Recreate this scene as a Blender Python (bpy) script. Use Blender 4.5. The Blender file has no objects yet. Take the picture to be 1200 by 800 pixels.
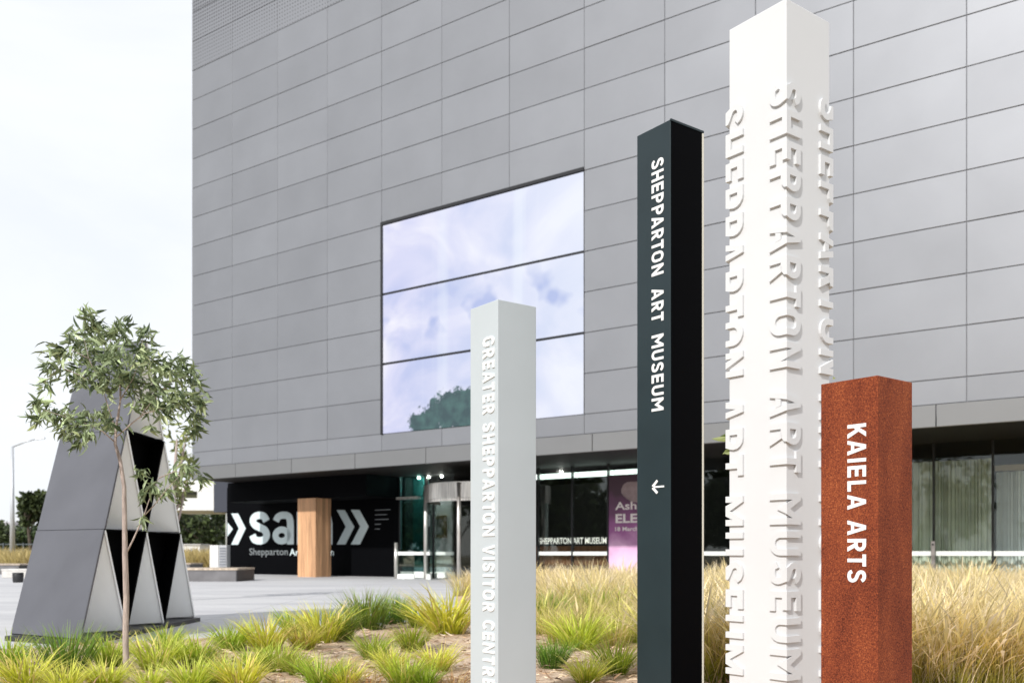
import bpy, bmesh, math, random
import numpy as np
from mathutils import Vector, Matrix

random.seed(7)
rng = np.random.default_rng(11)
sc = bpy.context.scene
COL = sc.collection
R = math.radians

# ------------------------------------------------------------------ camera
F = 1110.0            # focal length in photo pixels (1200 wide)
HZ = 648.0            # horizon row in the photo
CH = 1.0              # eye height
cam = bpy.data.cameras.new('camera')
cam.sensor_width = 36.0
cam.lens = F / 1200 * 36
cam.shift_y = (HZ - 400) / 1200
cam.clip_start = 0.05
cam.clip_end = 5000
cam.dof.use_dof = True
cam.dof.focus_distance = 5.3
cam.dof.aperture_fstop = 3.2
camo = bpy.data.objects.new('camera', cam)
camo.location = (0, 0, CH)
camo.rotation_euler = (R(90), 0, 0)
COL.objects.link(camo)
sc.camera = camo

# ------------------------------------------------------------------ light
SUN_DIR = Vector((-0.51, -0.86, 0.0)).normalized()
SUN_EL = R(35)
SUN_AZ = math.atan2(SUN_DIR.x, SUN_DIR.y)
world = bpy.data.worlds.new('World')
sc.world = world
world.use_nodes = True
nt = world.node_tree
for n_ in list(nt.nodes):
    nt.nodes.remove(n_)
wo = nt.nodes.new('ShaderNodeOutputWorld')
bg = nt.nodes.new('ShaderNodeBackground')
bg.inputs['Strength'].default_value = 0.10
sky = nt.nodes.new('ShaderNodeTexSky')
sky.sky_type = 'NISHITA'
sky.sun_disc = False
sky.sun_elevation = SUN_EL
sky.sun_rotation = SUN_AZ
sky.air_density = 1.0
sky.dust_density = 1.5
tc = nt.nodes.new('ShaderNodeTexCoord')
mp = nt.nodes.new('ShaderNodeMapping')
mp.inputs['Scale'].default_value = (1.6, 1.6, 5.0)
cn = nt.nodes.new('ShaderNodeTexNoise')
cn.inputs['Scale'].default_value = 1.3
cn.inputs['Detail'].default_value = 6
cn.inputs['Roughness'].default_value = 0.55
cn.inputs['Distortion'].default_value = 0.4
cr = nt.nodes.new('ShaderNodeValToRGB')
cr.color_ramp.elements[0].position = 0.36
cr.color_ramp.elements[0].color = (0.86, 0.86, 0.86, 1)
cr.color_ramp.elements[1].position = 0.60
cr.color_ramp.elements[1].color = (0.97, 0.97, 0.97, 1)
mx = nt.nodes.new('ShaderNodeMixRGB')
mx.inputs['Color2'].default_value = (6.9, 7.1, 7.4, 1)    # thin bright cloud all over
L = nt.links.new
L(tc.outputs['Generated'], mp.inputs['Vector'])
L(mp.outputs['Vector'], cn.inputs['Vector'])
L(cn.outputs['Fac'], cr.inputs['Fac'])
L(cr.outputs['Color'], mx.inputs['Fac'])
L(sky.outputs['Color'], mx.inputs['Color1'])
L(mx.outputs['Color'], bg.inputs['Color'])
L(bg.outputs['Background'], wo.inputs['Surface'])

sun = bpy.data.lights.new('sun', 'SUN')
sun.energy = 2.6
sun.angle = R(1.2)
sun.color = (1.0, 0.975, 0.935)
suno = bpy.data.objects.new('sun', sun)
sv = Vector((SUN_DIR.x * math.cos(SUN_EL), SUN_DIR.y * math.cos(SUN_EL), math.sin(SUN_EL)))
suno.rotation_euler = sv.to_track_quat('Z', 'Y').to_euler()
suno.location = (-10, -20, 30)
COL.objects.link(suno)

vs = sc.view_settings
vs.view_transform = 'Standard'
vs.look = 'None'
vs.exposure = 0.56
vs.gamma = 1.0
vs.use_curve_mapping = False

# ------------------------------------------------------------------ helpers
def P(px, py, d):
    """photo pixel + depth -> world point"""
    return Vector(((px - 600) * d / F, d, CH + (HZ - py) * d / F))


def tag(o, label=None, cat=None, group=None, kind=None):
    if label: o['label'] = label
    if cat: o['category'] = cat
    if group: o['group'] = group
    if kind: o['kind'] = kind
    return o


def empty(name, loc=(0, 0, 0), rz=0.0, label=None, cat=None, group=None):
    o = bpy.data.objects.new(name, None)
    o.empty_display_size = 0.2
    o.location = loc
    o.rotation_euler = (0, 0, rz)
    COL.objects.link(o)
    return tag(o, label, cat, group)


def add(name, me, parent=None, loc=None):
    o = bpy.data.objects.new(name, me)
    if parent: o.parent = parent
    if loc is not None: o.location = loc
    COL.objects.link(o)
    return o


class MB:
    """collects polygons, then becomes one mesh"""
    def __init__(self):
        self.v = []; self.f = []; self.m = []

    def poly(self, pts, mi=0):
        b = len(self.v)
        self.v += [tuple(p) for p in pts]
        self.f.append(tuple(range(b, b + len(pts)))); self.m.append(mi)
        return self

    def box(self, x0, x1, y0, y1, z0, z1, mi=0):
        b = len(self.v)
        self.v += [(x, y, z) for z in (z0, z1) for y in (y0, y1) for x in (x0, x1)]
        for q in ((0, 2, 3, 1), (4, 5, 7, 6), (0, 1, 5, 4), (1, 3, 7, 5), (3, 2, 6, 7), (2, 0, 4, 6)):
            self.f.append(tuple(b + i for i in q)); self.m.append(mi)
        return self

    def hexa(self, bottom, top, mi=0):
        """two rings of the same count joined to a closed solid (ring anticlockwise from above)"""
        b = len(self.v); n = len(bottom)
        self.v += [tuple(p) for p in bottom] + [tuple(p) for p in top]
        self.f.append(tuple(b + i for i in reversed(range(n)))); self.m.append(mi)
        self.f.append(tuple(b + n + i for i in range(n))); self.m.append(mi)
        for i in range(n):
            j = (i + 1) % n
            self.f.append((b + i, b + j, b + n + j, b + n + i)); self.m.append(mi)
        return self

    def tube(self, pts, rad, n=8, mi=0, cap=True):
        pts = [Vector(p) for p in pts]
        b = len(self.v); k = len(pts)
        up = Vector((0.13, 0.31, 0.94)).normalized()
        for i, p in enumerate(pts):
            t = (pts[min(i + 1, k - 1)] - pts[max(i - 1, 0)]).normalized()
            a = t.cross(up)
            if a.length < 1e-3: a = t.cross(Vector((1, 0, 0)))
            a.normalize(); c = t.cross(a).normalized()
            r = rad[i] if hasattr(rad, '__len__') else rad
            for j in range(n):
                w = 2 * math.pi * j / n
                self.v.append(tuple(p + a * (r * math.cos(w)) + c * (r * math.sin(w))))
        for i in range(k - 1):
            for j in range(n):
                q = (j + 1) % n
                self.f.append((b + i * n + j, b + i * n + q, b + (i + 1) * n + q, b + (i + 1) * n + j)); self.m.append(mi)
        if cap:
            self.f.append(tuple(b + j for j in reversed(range(n)))); self.m.append(mi)
            self.f.append(tuple(b + (k - 1) * n + j for j in range(n))); self.m.append(mi)
        return self

    def mesh(self, name, mats, smooth=False):
        me = bpy.data.meshes.new(name)
        me.from_pydata(self.v, [], self.f)
        if not isinstance(mats, (list, tuple)): mats = [mats]
        for m in mats: me.materials.append(m)
        if len(mats) > 1: me.polygons.foreach_set('material_index', self.m)
        bm = bmesh.new(); bm.from_mesh(me)
        bmesh.ops.recalc_face_normals(bm, faces=bm.faces)
        bm.to_mesh(me); bm.free()
        if smooth: me.polygons.foreach_set('use_smooth', [True] * len(me.polygons))
        me.update()
        return me

    def build(self, name, mats, parent=None, smooth=False, bevel=0.0, loc=None, seg=2):
        me = self.mesh(name, mats, smooth)
        if bevel:
            bm = bmesh.new(); bm.from_mesh(me)
            bmesh.ops.remove_doubles(bm, verts=bm.verts, dist=1e-5)
            ed = [e for e in bm.edges if len(e.link_faces) == 2 and e.calc_face_angle(0) > 0.5]
            bmesh.ops.bevel(bm, geom=ed, offset=bevel, segments=seg, affect='EDGES', profile=0.5)
            bm.to_mesh(me); bm.free()
        return add(name, me, parent, loc)


# ------------------------------------------------------------------ materials
def mat(name, col, rough=0.6, metal=0.0, spec=0.5, var=0.0, nscale=5.0, bump=0.0, bscale=40.0,
        objvar=0.0, stretch=None, coat=0.0):
    m = bpy.data.materials.new(name)
    m.use_nodes = True
    t = m.node_tree; b = t.nodes['Principled BSDF']
    b.inputs['Base Color'].default_value = (*col, 1)
    b.inputs['Roughness'].default_value = rough
    b.inputs['Metallic'].default_value = metal
    b.inputs['Specular IOR Level'].default_value = spec
    if coat: b.inputs['Coat Weight'].default_value = coat
    co = t.nodes.new('ShaderNodeTexCoord')
    vec = co.outputs['Object']
    if stretch:
        mpn = t.nodes.new('ShaderNodeMapping'); mpn.inputs['Scale'].default_value = stretch
        t.links.new(vec, mpn.inputs['Vector']); vec = mpn.outputs['Vector']
    last = None
    if var or objvar:
        hs = t.nodes.new('ShaderNodeHueSaturation')
        hs.inputs['Color'].default_value = (*col, 1)
        val = None
        if var:
            nz = t.nodes.new('ShaderNodeTexNoise')
            nz.inputs['Scale'].default_value = nscale; nz.inputs['Detail'].default_value = 5
            t.links.new(vec, nz.inputs['Vector'])
            mr = t.nodes.new('ShaderNodeMapRange')
            mr.inputs['From Min'].default_value = 0.3; mr.inputs['From Max'].default_value = 0.7
            mr.inputs['To Min'].default_value = 1 - var; mr.inputs['To Max'].default_value = 1 + var
            t.links.new(nz.outputs['Fac'], mr.inputs['Value']); val = mr.outputs['Result']
        if objvar:
            oi = t.nodes.new('ShaderNodeObjectInfo')
            mr2 = t.nodes.new('ShaderNodeMapRange')
            mr2.inputs['To Min'].default_value = 1 - objvar; mr2.inputs['To Max'].default_value = 1 + objvar
            t.links.new(oi.outputs['Random'], mr2.inputs['Value'])
            if val is not None:
                mu = t.nodes.new('ShaderNodeMath'); mu.operation = 'MULTIPLY'
                t.links.new(val, mu.inputs[0]); t.links.new(mr2.outputs['Result'], mu.inputs[1]); val = mu.outputs[0]
            else: val = mr2.outputs['Result']
        t.links.new(val, hs.inputs['Value'])
        t.links.new(hs.outputs['Color'], b.inputs['Base Color'])
    if bump:
        nb = t.nodes.new('ShaderNodeTexNoise')
        nb.inputs['Scale'].default_value = bscale; nb.inputs['Detail'].default_value = 4
        t.links.new(vec, nb.inputs['Vector'])
        bp = t.nodes.new('ShaderNodeBump'); bp.inputs['Strength'].default_value = bump
        bp.inputs['Distance'].default_value = 0.02
        t.links.new(nb.outputs['Fac'], bp.inputs['Height'])
        t.links.new(bp.outputs['Normal'], b.inputs['Normal'])
    return m


def glass_mat(name, tint=(0.80, 0.88, 0.86), refl=1.0):
    m = bpy.data.materials.new(name); m.use_nodes = True
    t = m.node_tree
    for n_ in list(t.nodes): t.nodes.remove(n_)
    o = t.nodes.new('ShaderNodeOutputMaterial')
    tr = t.nodes.new('ShaderNodeBsdfTransparent'); tr.inputs['Color'].default_value = (*tint, 1)
    gl = t.nodes.new('ShaderNodeBsdfGlossy'); gl.inputs['Roughness'].default_value = 0.02
    gl.inputs['Color'].default_value = (0.9, 0.95, 0.95, 1)
    fr = t.nodes.new('ShaderNodeFresnel'); fr.inputs['IOR'].default_value = 1.6
    mu = t.nodes.new('ShaderNodeMath'); mu.operation = 'MULTIPLY'; mu.inputs[1].default_value = refl
    mi = t.nodes.new('ShaderNodeMixShader')
    t.links.new(fr.outputs[0], mu.inputs[0]); t.links.new(mu.outputs[0], mi.inputs[0])
    t.links.new(tr.outputs[0], mi.inputs[1]); t.links.new(gl.outputs[0], mi.inputs[2])
    t.links.new(mi.outputs[0], o.inputs['Surface'])
    return m


def emit_mat(name, col, strength):
    m = bpy.data.materials.new(name); m.use_nodes = True
    b = m.node_tree.nodes['Principled BSDF']
    b.inputs['Base Color'].default_value = (*col, 1)
    b.inputs['Emission Color'].default_value = (*col, 1)
    b.inputs['Emission Strength'].default_value = strength
    return m


def blade_mat(name, base, mid, tip, dry, dryfrac=0.25, rough=0.5, trans=0.25):
    """grass: colour runs along the blade (attribute t) and varies blade by blade (attribute r)"""
    m = bpy.data.materials.new(name); m.use_nodes = True
    t = m.node_tree; b = t.nodes['Principled BSDF']
    a = t.nodes.new('ShaderNodeAttribute'); a.attribute_name = 't'
    r = t.nodes.new('ShaderNodeAttribute'); r.attribute_name = 'r'
    ramp = t.nodes.new('ShaderNodeValToRGB')
    ramp.color_ramp.elements[0].color = (*base, 1)
    ramp.color_ramp.elements[1].color = (*tip, 1)
    e = ramp.color_ramp.elements.new(0.5); e.color = (*mid, 1)
    t.links.new(a.outputs['Fac'], ramp.inputs['Fac'])
    st = t.nodes.new('ShaderNodeMath'); st.operation = 'LESS_THAN'; st.inputs[1].default_value = dryfrac
    t.links.new(r.outputs['Fac'], st.inputs[0])
    mixc = t.nodes.new('ShaderNodeMixRGB'); mixc.inputs['Color2'].default_value = (*dry, 1)
    t.links.new(st.outputs[0], mixc.inputs['Fac']); t.links.new(ramp.outputs['Color'], mixc.inputs['Color1'])
    hs = t.nodes.new('ShaderNodeHueSaturation')
    mr = t.nodes.new('ShaderNodeMapRange'); mr.inputs['To Min'].default_value = 0.6; mr.inputs['To Max'].default_value = 1.35
    fr = t.nodes.new('ShaderNodeMath'); fr.operation = 'FRACT'
    m7 = t.nodes.new('ShaderNodeMath'); m7.operation = 'MULTIPLY'; m7.inputs[1].default_value = 7.31
    t.links.new(r.outputs['Fac'], m7.inputs[0]); t.links.new(m7.outputs[0], fr.inputs[0])
    t.links.new(fr.outputs[0], mr.inputs['Value'])
    t.links.new(mr.outputs['Result'], hs.inputs['Value'])
    t.links.new(mixc.outputs['Color'], hs.inputs['Color'])
    oi = t.nodes.new('ShaderNodeObjectInfo')
    mh = t.nodes.new('ShaderNodeMapRange'); mh.inputs['To Min'].default_value = 0.492; mh.inputs['To Max'].default_value = 0.522
    t.links.new(oi.outputs['Random'], mh.inputs['Value']); t.links.new(mh.outputs['Result'], hs.inputs['Hue'])
    t.links.new(hs.outputs['Color'], b.inputs['Base Color'])
    b.inputs['Roughness'].default_value = rough
    b.inputs['Specular IOR Level'].default_value = 0.3
    tl = t.nodes.new('ShaderNodeBsdfTranslucent'); t.links.new(hs.outputs['Color'], tl.inputs['Color'])
    ms = t.nodes.new('ShaderNodeMixShader'); ms.inputs[0].default_value = trans
    o = t.nodes['Material Output']
    t.links.new(b.outputs[0], ms.inputs[1]); t.links.new(tl.outputs[0], ms.inputs[2])
    t.links.new(ms.outputs[0], o.inputs['Surface'])
    return m


def leaf_mat(name, c1, c2, rough=0.45, trans=0.3):
    return blade_mat(name, c1, [(a + b) / 2 for a, b in zip(c1, c2)], c2, [min(1, x * 1.5) for x in c2], 0.15, rough, trans)


M = {}
# facade metal
M['panel'] = mat('brushed_grey_metal_panel', (0.235, 0.242, 0.261), 0.52, 0.50, 0.5, var=0.05, nscale=0.5, objvar=0.05)
M['fascia'] = mat('grey_fascia_metal', (0.20, 0.203, 0.207), 0.55, 0.4, 0.4, var=0.03, nscale=0.8, objvar=0.02)
M['gap'] = mat('dark_joint_backing', (0.24, 0.24, 0.26), 0.8)
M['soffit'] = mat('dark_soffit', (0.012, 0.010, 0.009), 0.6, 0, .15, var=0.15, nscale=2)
M['black_wall'] = mat('black_wall', (0.002, 0.0022, 0.003), 0.7, 0, 0.04)
M['slate'] = mat('slate_box', (0.05, 0.054, 0.070), 0.5, 0, 0.3)
M['frame'] = mat('black_frame', (0.010, 0.010, 0.012), 0.4)
M['print'] = mat('pale_wall_print', (0.62, 0.72, 0.73), 0.6)
M['print_dim'] = mat('dim_wall_print', (0.22, 0.24, 0.25), 0.6)
M['steel'] = mat('stainless_steel', (0.72, 0.69, 0.65), 0.30, 0.8, 0.5, var=0.3, nscale=3, stretch=(6, 6, 0.4))  # vertical tone stripes in the colour imitate reflections
M['film'] = mat('white_glass_film', (0.80, 0.83, 0.80), 0.7)
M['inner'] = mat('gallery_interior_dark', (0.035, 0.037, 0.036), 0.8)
M['inner_pale'] = mat('gallery_interior_pale', (0.70, 0.74, 0.76), 0.8)
M['green_glass'] = glass_mat('green_tinted_glass', (0.50, 0.72, 0.70), 0.7)
M['clear_glass'] = glass_mat('clear_glass', (0.93, 0.955, 0.94), 0.75)
M['striplight'] = emit_mat('strip_light', (0.85, 1.0, 0.93), 1.5)

# perforated panel
def perforated():
    m = mat('perforated_grey_metal_panel', (0.235, 0.242, 0.261), 0.52, 0.50, 0.5, objvar=0.03)
    t = m.node_tree; b = t.nodes['Principled BSDF']
    co = t.nodes.new('ShaderNodeTexCoord')
    sx = t.nodes.new('ShaderNodeSeparateXYZ'); t.links.new(co.outputs['Object'], sx.inputs[0])
    cx = t.nodes.new('ShaderNodeCombineXYZ')
    t.links.new(sx.outputs['X'], cx.inputs['X']); t.links.new(sx.outputs['Z'], cx.inputs['Y'])
    vo = t.nodes.new('ShaderNodeTexVoronoi'); vo.voronoi_dimensions = '2D'
    vo.inputs['Scale'].default_value = 6.5; vo.inputs['Randomness'].default_value = 0.0
    t.links.new(cx.outputs[0], vo.inputs['Vector'])
    mr = t.nodes.new('ShaderNodeMapRange')
    mr.inputs['From Min'].default_value = 21.9; mr.inputs['From Max'].default_value = 25.5
    mr.inputs['To Min'].default_value = 0.14; mr.inputs['To Max'].default_value = 0.40
    t.links.new(sx.outputs['Z'], mr.inputs['Value'])
    lt = t.nodes.new('ShaderNodeMath'); lt.operation = 'LESS_THAN'
    t.links.new(vo.outputs['Distance'], lt.inputs[0]); t.links.new(mr.outputs['Result'], lt.inputs[1])
    src = b.inputs['Base Color'].links[0].from_socket
    mi = t.nodes.new('ShaderNodeMixRGB'); mi.inputs['Color2'].default_value = (0.09, 0.09, 0.10, 1)
    t.links.new(src, mi.inputs['Color1']); t.links.new(lt.outputs[0], mi.inputs['Fac'])
    t.links.new(mi.outputs[0], b.inputs['Base Color'])
    return m
M['perf'] = perforated()

def timber(name, col):
    m = mat(name, col, 0.55, 0, 0.3, bump=0.15, bscale=20, stretch=(14, 14, 0.5))
    t = m.node_tree; b = t.nodes['Principled BSDF']
    co = t.nodes.new('ShaderNodeTexCoord'); mpn = t.nodes.new('ShaderNodeMapping')
    mpn.inputs['Scale'].default_value = (16, 16, 0.6)
    t.links.new(co.outputs['Object'], mpn.inputs['Vector'])
    nz = t.nodes.new('ShaderNodeTexNoise'); nz.inputs['Scale'].default_value = 1.2; nz.inputs['Detail'].default_value = 7
    nz.inputs['Distortion'].default_value = 0.6
    t.links.new(mpn.outputs[0], nz.inputs['Vector'])
    rp = t.nodes.new('ShaderNodeValToRGB')
    rp.color_ramp.elements[0].position = 0.3; rp.color_ramp.elements[1].position = 0.7
    rp.color_ramp.elements[0].color = (*[c * 0.62 for c in col], 1)
    rp.color_ramp.elements[1].color = (*[min(1, c * 1.3) for c in col], 1)
    t.links.new(nz.outputs['Fac'], rp.inputs['Fac'])
    hs = t.nodes.new('ShaderNodeHueSaturation'); oi = t.nodes.new('ShaderNodeObjectInfo')
    mr = t.nodes.new('ShaderNodeMapRange'); mr.inputs['To Min'].default_value = 0.75; mr.inputs['To Max'].default_value = 1.2
    t.links.new(oi.outputs['Random'], mr.inputs['Value']); t.links.new(mr.outputs[0], hs.inputs['Value'])
    t.links.new(rp.outputs[0], hs.inputs['Color'])
    t.links.new(hs.outputs[0], b.inputs['Base Color'])
    return m
M['timber'] = timber('oiled_timber', (0.58, 0.33, 0.18))
M['bench_top'] = timber('weathered_timber', (0.46, 0.38, 0.30))
M['bench_side'] = mat('bench_grey_concrete', (0.16, 0.155, 0.16), 0.8, var=0.2, nscale=2)
M['bench_dark'] = mat('bench_dark_steel', (0.02, 0.02, 0.022), 0.5)

# LED picture: pale lilac sky with cloud wisps and one dark green tree, in local facade metres
def led():
    m = bpy.data.materials.new('led_picture'); m.use_nodes = True
    t = m.node_tree; b = t.nodes['Principled BSDF']
    N = t.nodes.new; K = t.links.new
    co = N('ShaderNodeTexCoord')
    sx = N('ShaderNodeSeparateXYZ'); K(co.outputs['Object'], sx.inputs[0])
    mpn = N('ShaderNodeMapping'); mpn.inputs['Scale'].default_value = (0.30, 0.3, 0.42)
    mpn.inputs['Rotation'].default_value = (0, R(28), 0)
    K(co.outputs['Object'], mpn.inputs['Vector'])
    n1 = N('ShaderNodeTexNoise'); n1.inputs['Scale'].default_value = 1.1; n1.inputs['Detail'].default_value = 5
    n1.inputs['Distortion'].default_value = 0.7
    K(mpn.outputs[0], n1.inputs['Vector'])
    rp = N('ShaderNodeValToRGB')
    els = rp.color_ramp.elements
    els[0].position = 0.33; els[0].color = (0.50, 0.56, 0.84, 1)
    els[1].position = 0.66; els[1].color = (0.91, 0.90, 0.98, 1)
    e = els.new(0.50); e.color = (0.70, 0.71, 0.92, 1)
    K(n1.outputs['Fac'], rp.inputs['Fac'])
    # upright pale streaks of the photograph shown on the screen
    mp2 = N('ShaderNodeMapping'); mp2.inputs['Scale'].default_value = (1.3, 1, 0.03)
    K(co.outputs['Object'], mp2.inputs['Vector'])
    n2 = N('ShaderNodeTexNoise'); n2.inputs['Scale'].default_value = 1.0; n2.inputs['Detail'].default_value = 3
    K(mp2.outputs[0], n2.inputs['Vector'])
    st = N('ShaderNodeMapRange'); st.inputs['From Min'].default_value = 0.54; st.inputs['From Max'].default_value = 0.70
    st.inputs['To Min'].default_value = 0.0; st.inputs['To Max'].default_value = 0.28
    K(n2.outputs['Fac'], st.inputs['Value'])
    # brighter towards the right of the picture
    gx = N('ShaderNodeMapRange'); gx.inputs['From Min'].default_value = 12.0; gx.inputs['From Max'].default_value = 20.0
    gx.inputs['To Min'].default_value = 0.0; gx.inputs['To Max'].default_value = 0.65
    K(sx.outputs['X'], gx.inputs['Value'])
    ad = N('ShaderNodeMath'); ad.operation = 'ADD'; ad.use_clamp = True
    K(st.outputs[0], ad.inputs[0]); K(gx.outputs[0], ad.inputs[1])
    mxs = N('ShaderNodeMixRGB'); mxs.inputs['Color2'].default_value = (0.86, 0.92, 1.0, 1)
    K(ad.outputs[0], mxs.inputs['Fac']); K(rp.outputs[0], mxs.inputs['Color1'])
    # soft patches (slate blue) in the middle strip
    wv = N('ShaderNodeTexNoise'); wv.inputs['Scale'].default_value = 0.9; wv.inputs['Detail'].default_value = 2
    K(co.outputs['Object'], wv.inputs['Vector'])
    zc = N('ShaderNodeMath'); zc.operation = 'SUBTRACT'; zc.inputs[1].default_value = 9.4
    K(sx.outputs['Z'], zc.inputs[0])
    za = N('ShaderNodeMath'); za.operation = 'ABSOLUTE'; K(zc.outputs[0], za.inputs[0])
    zm = N('ShaderNodeMapRange'); zm.inputs['From Min'].default_value = 0.2; zm.inputs['From Max'].default_value = 1.4
    zm.inputs['To Min'].default_value = 1.0; zm.inputs['To Max'].default_value = 0.0
    K(za.outputs[0], zm.inputs['Value'])
    wr = N('ShaderNodeMapRange'); wr.inputs['From Min'].default_value = 0.52; wr.inputs['From Max'].default_value = 0.66
    wr.inputs['To Max'].default_value = 0.75
    K(wv.outputs['Fac'], wr.inputs['Value'])
    pm = N('ShaderNodeMath'); pm.operation = 'MULTIPLY'; K(zm.outputs[0], pm.inputs[0]); K(wr.outputs[0], pm.inputs[1])
    mxp = N('ShaderNodeMixRGB'); mxp.inputs['Color2'].default_value = (0.36, 0.45, 0.78, 1)
    K(pm.outputs[0], mxp.inputs['Fac']); K(mxs.outputs[0], mxp.inputs['Color1'])
    # the tree: distorted ellipse
    dn = N('ShaderNodeTexNoise'); dn.inputs['Scale'].default_value = 3.6; dn.inputs['Detail'].default_value = 6
    dn.inputs['Roughness'].default_value = 0.75
    K(co.outputs['Object'], dn.inputs['Vector'])
    def ell(cx_, cz_, rx, rz):
        a = N('ShaderNodeMath'); a.operation = 'SUBTRACT'; a.inputs[1].default_value = cx_; K(sx.outputs['X'], a.inputs[0])
        a2 = N('ShaderNodeMath'); a2.operation = 'DIVIDE'; a2.inputs[1].default_value = rx; K(a.outputs[0], a2.inputs[0])
        a3 = N('ShaderNodeMath'); a3.operation = 'POWER'; a3.inputs[1].default_value = 2; K(a2.outputs[0], a3.inputs[0])
        c = N('ShaderNodeMath'); c.operation = 'SUBTRACT'; c.inputs[1].default_value = cz_; K(sx.outputs['Z'], c.inputs[0])
        c2 = N('ShaderNodeMath'); c2.operation = 'DIVIDE'; c2.inputs[1].default_value = rz; K(c.outputs[0], c2.inputs[0])
        c3 = N('ShaderNodeMath'); c3.operation = 'POWER'; c3.inputs[1].default_value = 2; K(c2.outputs[0], c3.inputs[0])
        s = N('ShaderNodeMath'); s.operation = 'ADD'; K(a3.outputs[0], s.inputs[0]); K(c3.outputs[0], s.inputs[1])
        return s.outputs[0]
    mn = N('ShaderNodeMath'); mn.operation = 'MINIMUM'
    K(ell(15.0, 5.95, 1.75, 0.78), mn.inputs[0]); K(ell(13.5, 5.68, 0.95, 0.42), mn.inputs[1])
    nd = N('ShaderNodeMapRange'); nd.inputs['From Min'].default_value = 0.3; nd.inputs['From Max'].default_value = 0.7
    nd.inputs['To Min'].default_value = -0.6; nd.inputs['To Max'].default_value = 0.6
    K(dn.outputs['Fac'], nd.inputs['Value'])
    sm = N('ShaderNodeMath'); sm.operation = 'ADD'; K(mn.outputs[0], sm.inputs[0]); K(nd.outputs[0], sm.inputs[1])
    msk = N('ShaderNodeMapRange'); msk.inputs['From Min'].default_value = 0.8; msk.inputs['From Max'].default_value = 1.05
    msk.inputs['To Min'].default_value = 1.0; msk.inputs['To Max'].default_value = 0.0
    K(sm.outputs[0], msk.inputs['Value'])
    tcn = N('ShaderNodeValToRGB'); tcn.color_ramp.elements[0].color = (0.02, 0.07, 0.065, 1)
    tcn.color_ramp.elements[1].color = (0.055, 0.155, 0.13, 1)
    tcn.color_ramp.elements[0].position = 0.4; tcn.color_ramp.elements[1].position = 0.7
    n5 = N('ShaderNodeTexNoise'); n5.inputs['Scale'].default_value = 2.5; n5.inputs['Detail'].default_value = 4
    K(co.outputs['Object'], n5.inputs['Vector']); K(n5.outputs['Fac'], tcn.inputs['Fac'])
    mxt = N('ShaderNodeMixRGB'); K(msk.outputs[0], mxt.inputs['Fac'])
    K(mxp.outputs[0], mxt.inputs['Color1']); K(tcn.outputs[0], mxt.inputs['Color2'])
    b.inputs['Base Color'].default_value = (0.02, 0.02, 0.03, 1)
    b.inputs['Roughness'].default_value = 0.25
    K(mxt.outputs[0], b.inputs['Emission Color'])
    b.inputs['Emission Strength'].default_value = 0.63
    return m
M['led'] = led()

# ------------------------------------------------------------------ lettering (own sans alphabet, cap height 1)
W = 0.185; A_ = W / 2
def rect(x0, y0, x1, y1): return [(x0, y0), (x1, y0), (x1, y1), (x0, y1)]
def ribbon(path, closed=False, w=W):
    p = [np.array(q, float) for q in path]; n = len(p); Lf = []; Rt = []
    for i in range(n):
        if closed: a, c = p[(i - 1) % n], p[(i + 1) % n]
        else: a, c = p[max(i - 1, 0)], p[min(i + 1, n - 1)]
        t = (c - a) / np.linalg.norm(c - a); nn = np.array([-t[1], t[0]])
        Lf.append(p[i] + nn * w / 2); Rt.append(p[i] - nn * w / 2)
    out = []
    for i in range(n if closed else n - 1):
        j = (i + 1) % n
        out.append([tuple(Rt[i]), tuple(Rt[j]), tuple(Lf[j]), tuple(Lf[i])])
    return out
def arc(cx, cy, rx, ry, a0, a1, n=8):
    return [(cx + rx * math.cos(R(a0 + (a1 - a0) * k / n)), cy + ry * math.sin(R(a0 + (a1 - a0) * k / n))) for k in range(n + 1)]
def crom(pts, k=4):
    P_ = [np.array(q, float) for q in pts]; P_ = [2 * P_[0] - P_[1]] + P_ + [2 * P_[-1] - P_[-2]]
    out = []
    for i in range(1, len(P_) - 2):
        for s in range(k):
            u = s / k
            out.append(tuple(0.5 * (2 * P_[i] + (P_[i + 1] - P_[i - 1]) * u + (2 * P_[i - 1] - 5 * P_[i] + 4 * P_[i + 1] - P_[i + 2]) * u * u
                                    + (3 * P_[i] - P_[i - 1] - 3 * P_[i + 1] + P_[i + 2]) * u ** 3)))
    out.append(tuple(P_[-2]))
    return out
def bowl(x1, ytop, ybot):
    r = (ytop - ybot) / 2 - 0
    return ribbon([(W, ytop), ((x1 - A_ - r) * .5 + W * .5, ytop)] + arc(x1 - A_ - r, (ytop + ybot) / 2, r, r, 90, -90, 8) + [(W, ybot)])
GL = {}
GL['H'] = (.70, [rect(0, 0, W, 1), rect(.70 - W, 0, .70, 1), rect(W, .5 - A_, .70 - W, .5 + A_)])
GL['E'] = (.58, [rect(0, 0, W, 1), rect(W, 0, .58, W), rect(W, .5 - A_, .54, .5 + A_), rect(W, 1 - W, .58, 1)])
GL['L'] = (.54, [rect(0, 0, W, 1), rect(W, 0, .54, W)])
GL['I'] = (W, [rect(0, 0, W, 1)])
GL['T'] = (.62, [rect(0, 1 - W, .62, 1), rect(.31 - A_, 0, .31 + A_, 1 - W)])
GL['P'] = (.64, [rect(0, 0, W, 1)] + bowl(.64, 1 - A_, .46))
GL['R'] = (.67, [rect(0, 0, W, 1)] + bowl(.64, 1 - A_, .46) + [[(.24, .37), (.43, 0), (.66, 0), (.45, .40)]])
_x = lambda y: .20 + .185 * y / .76
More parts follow.
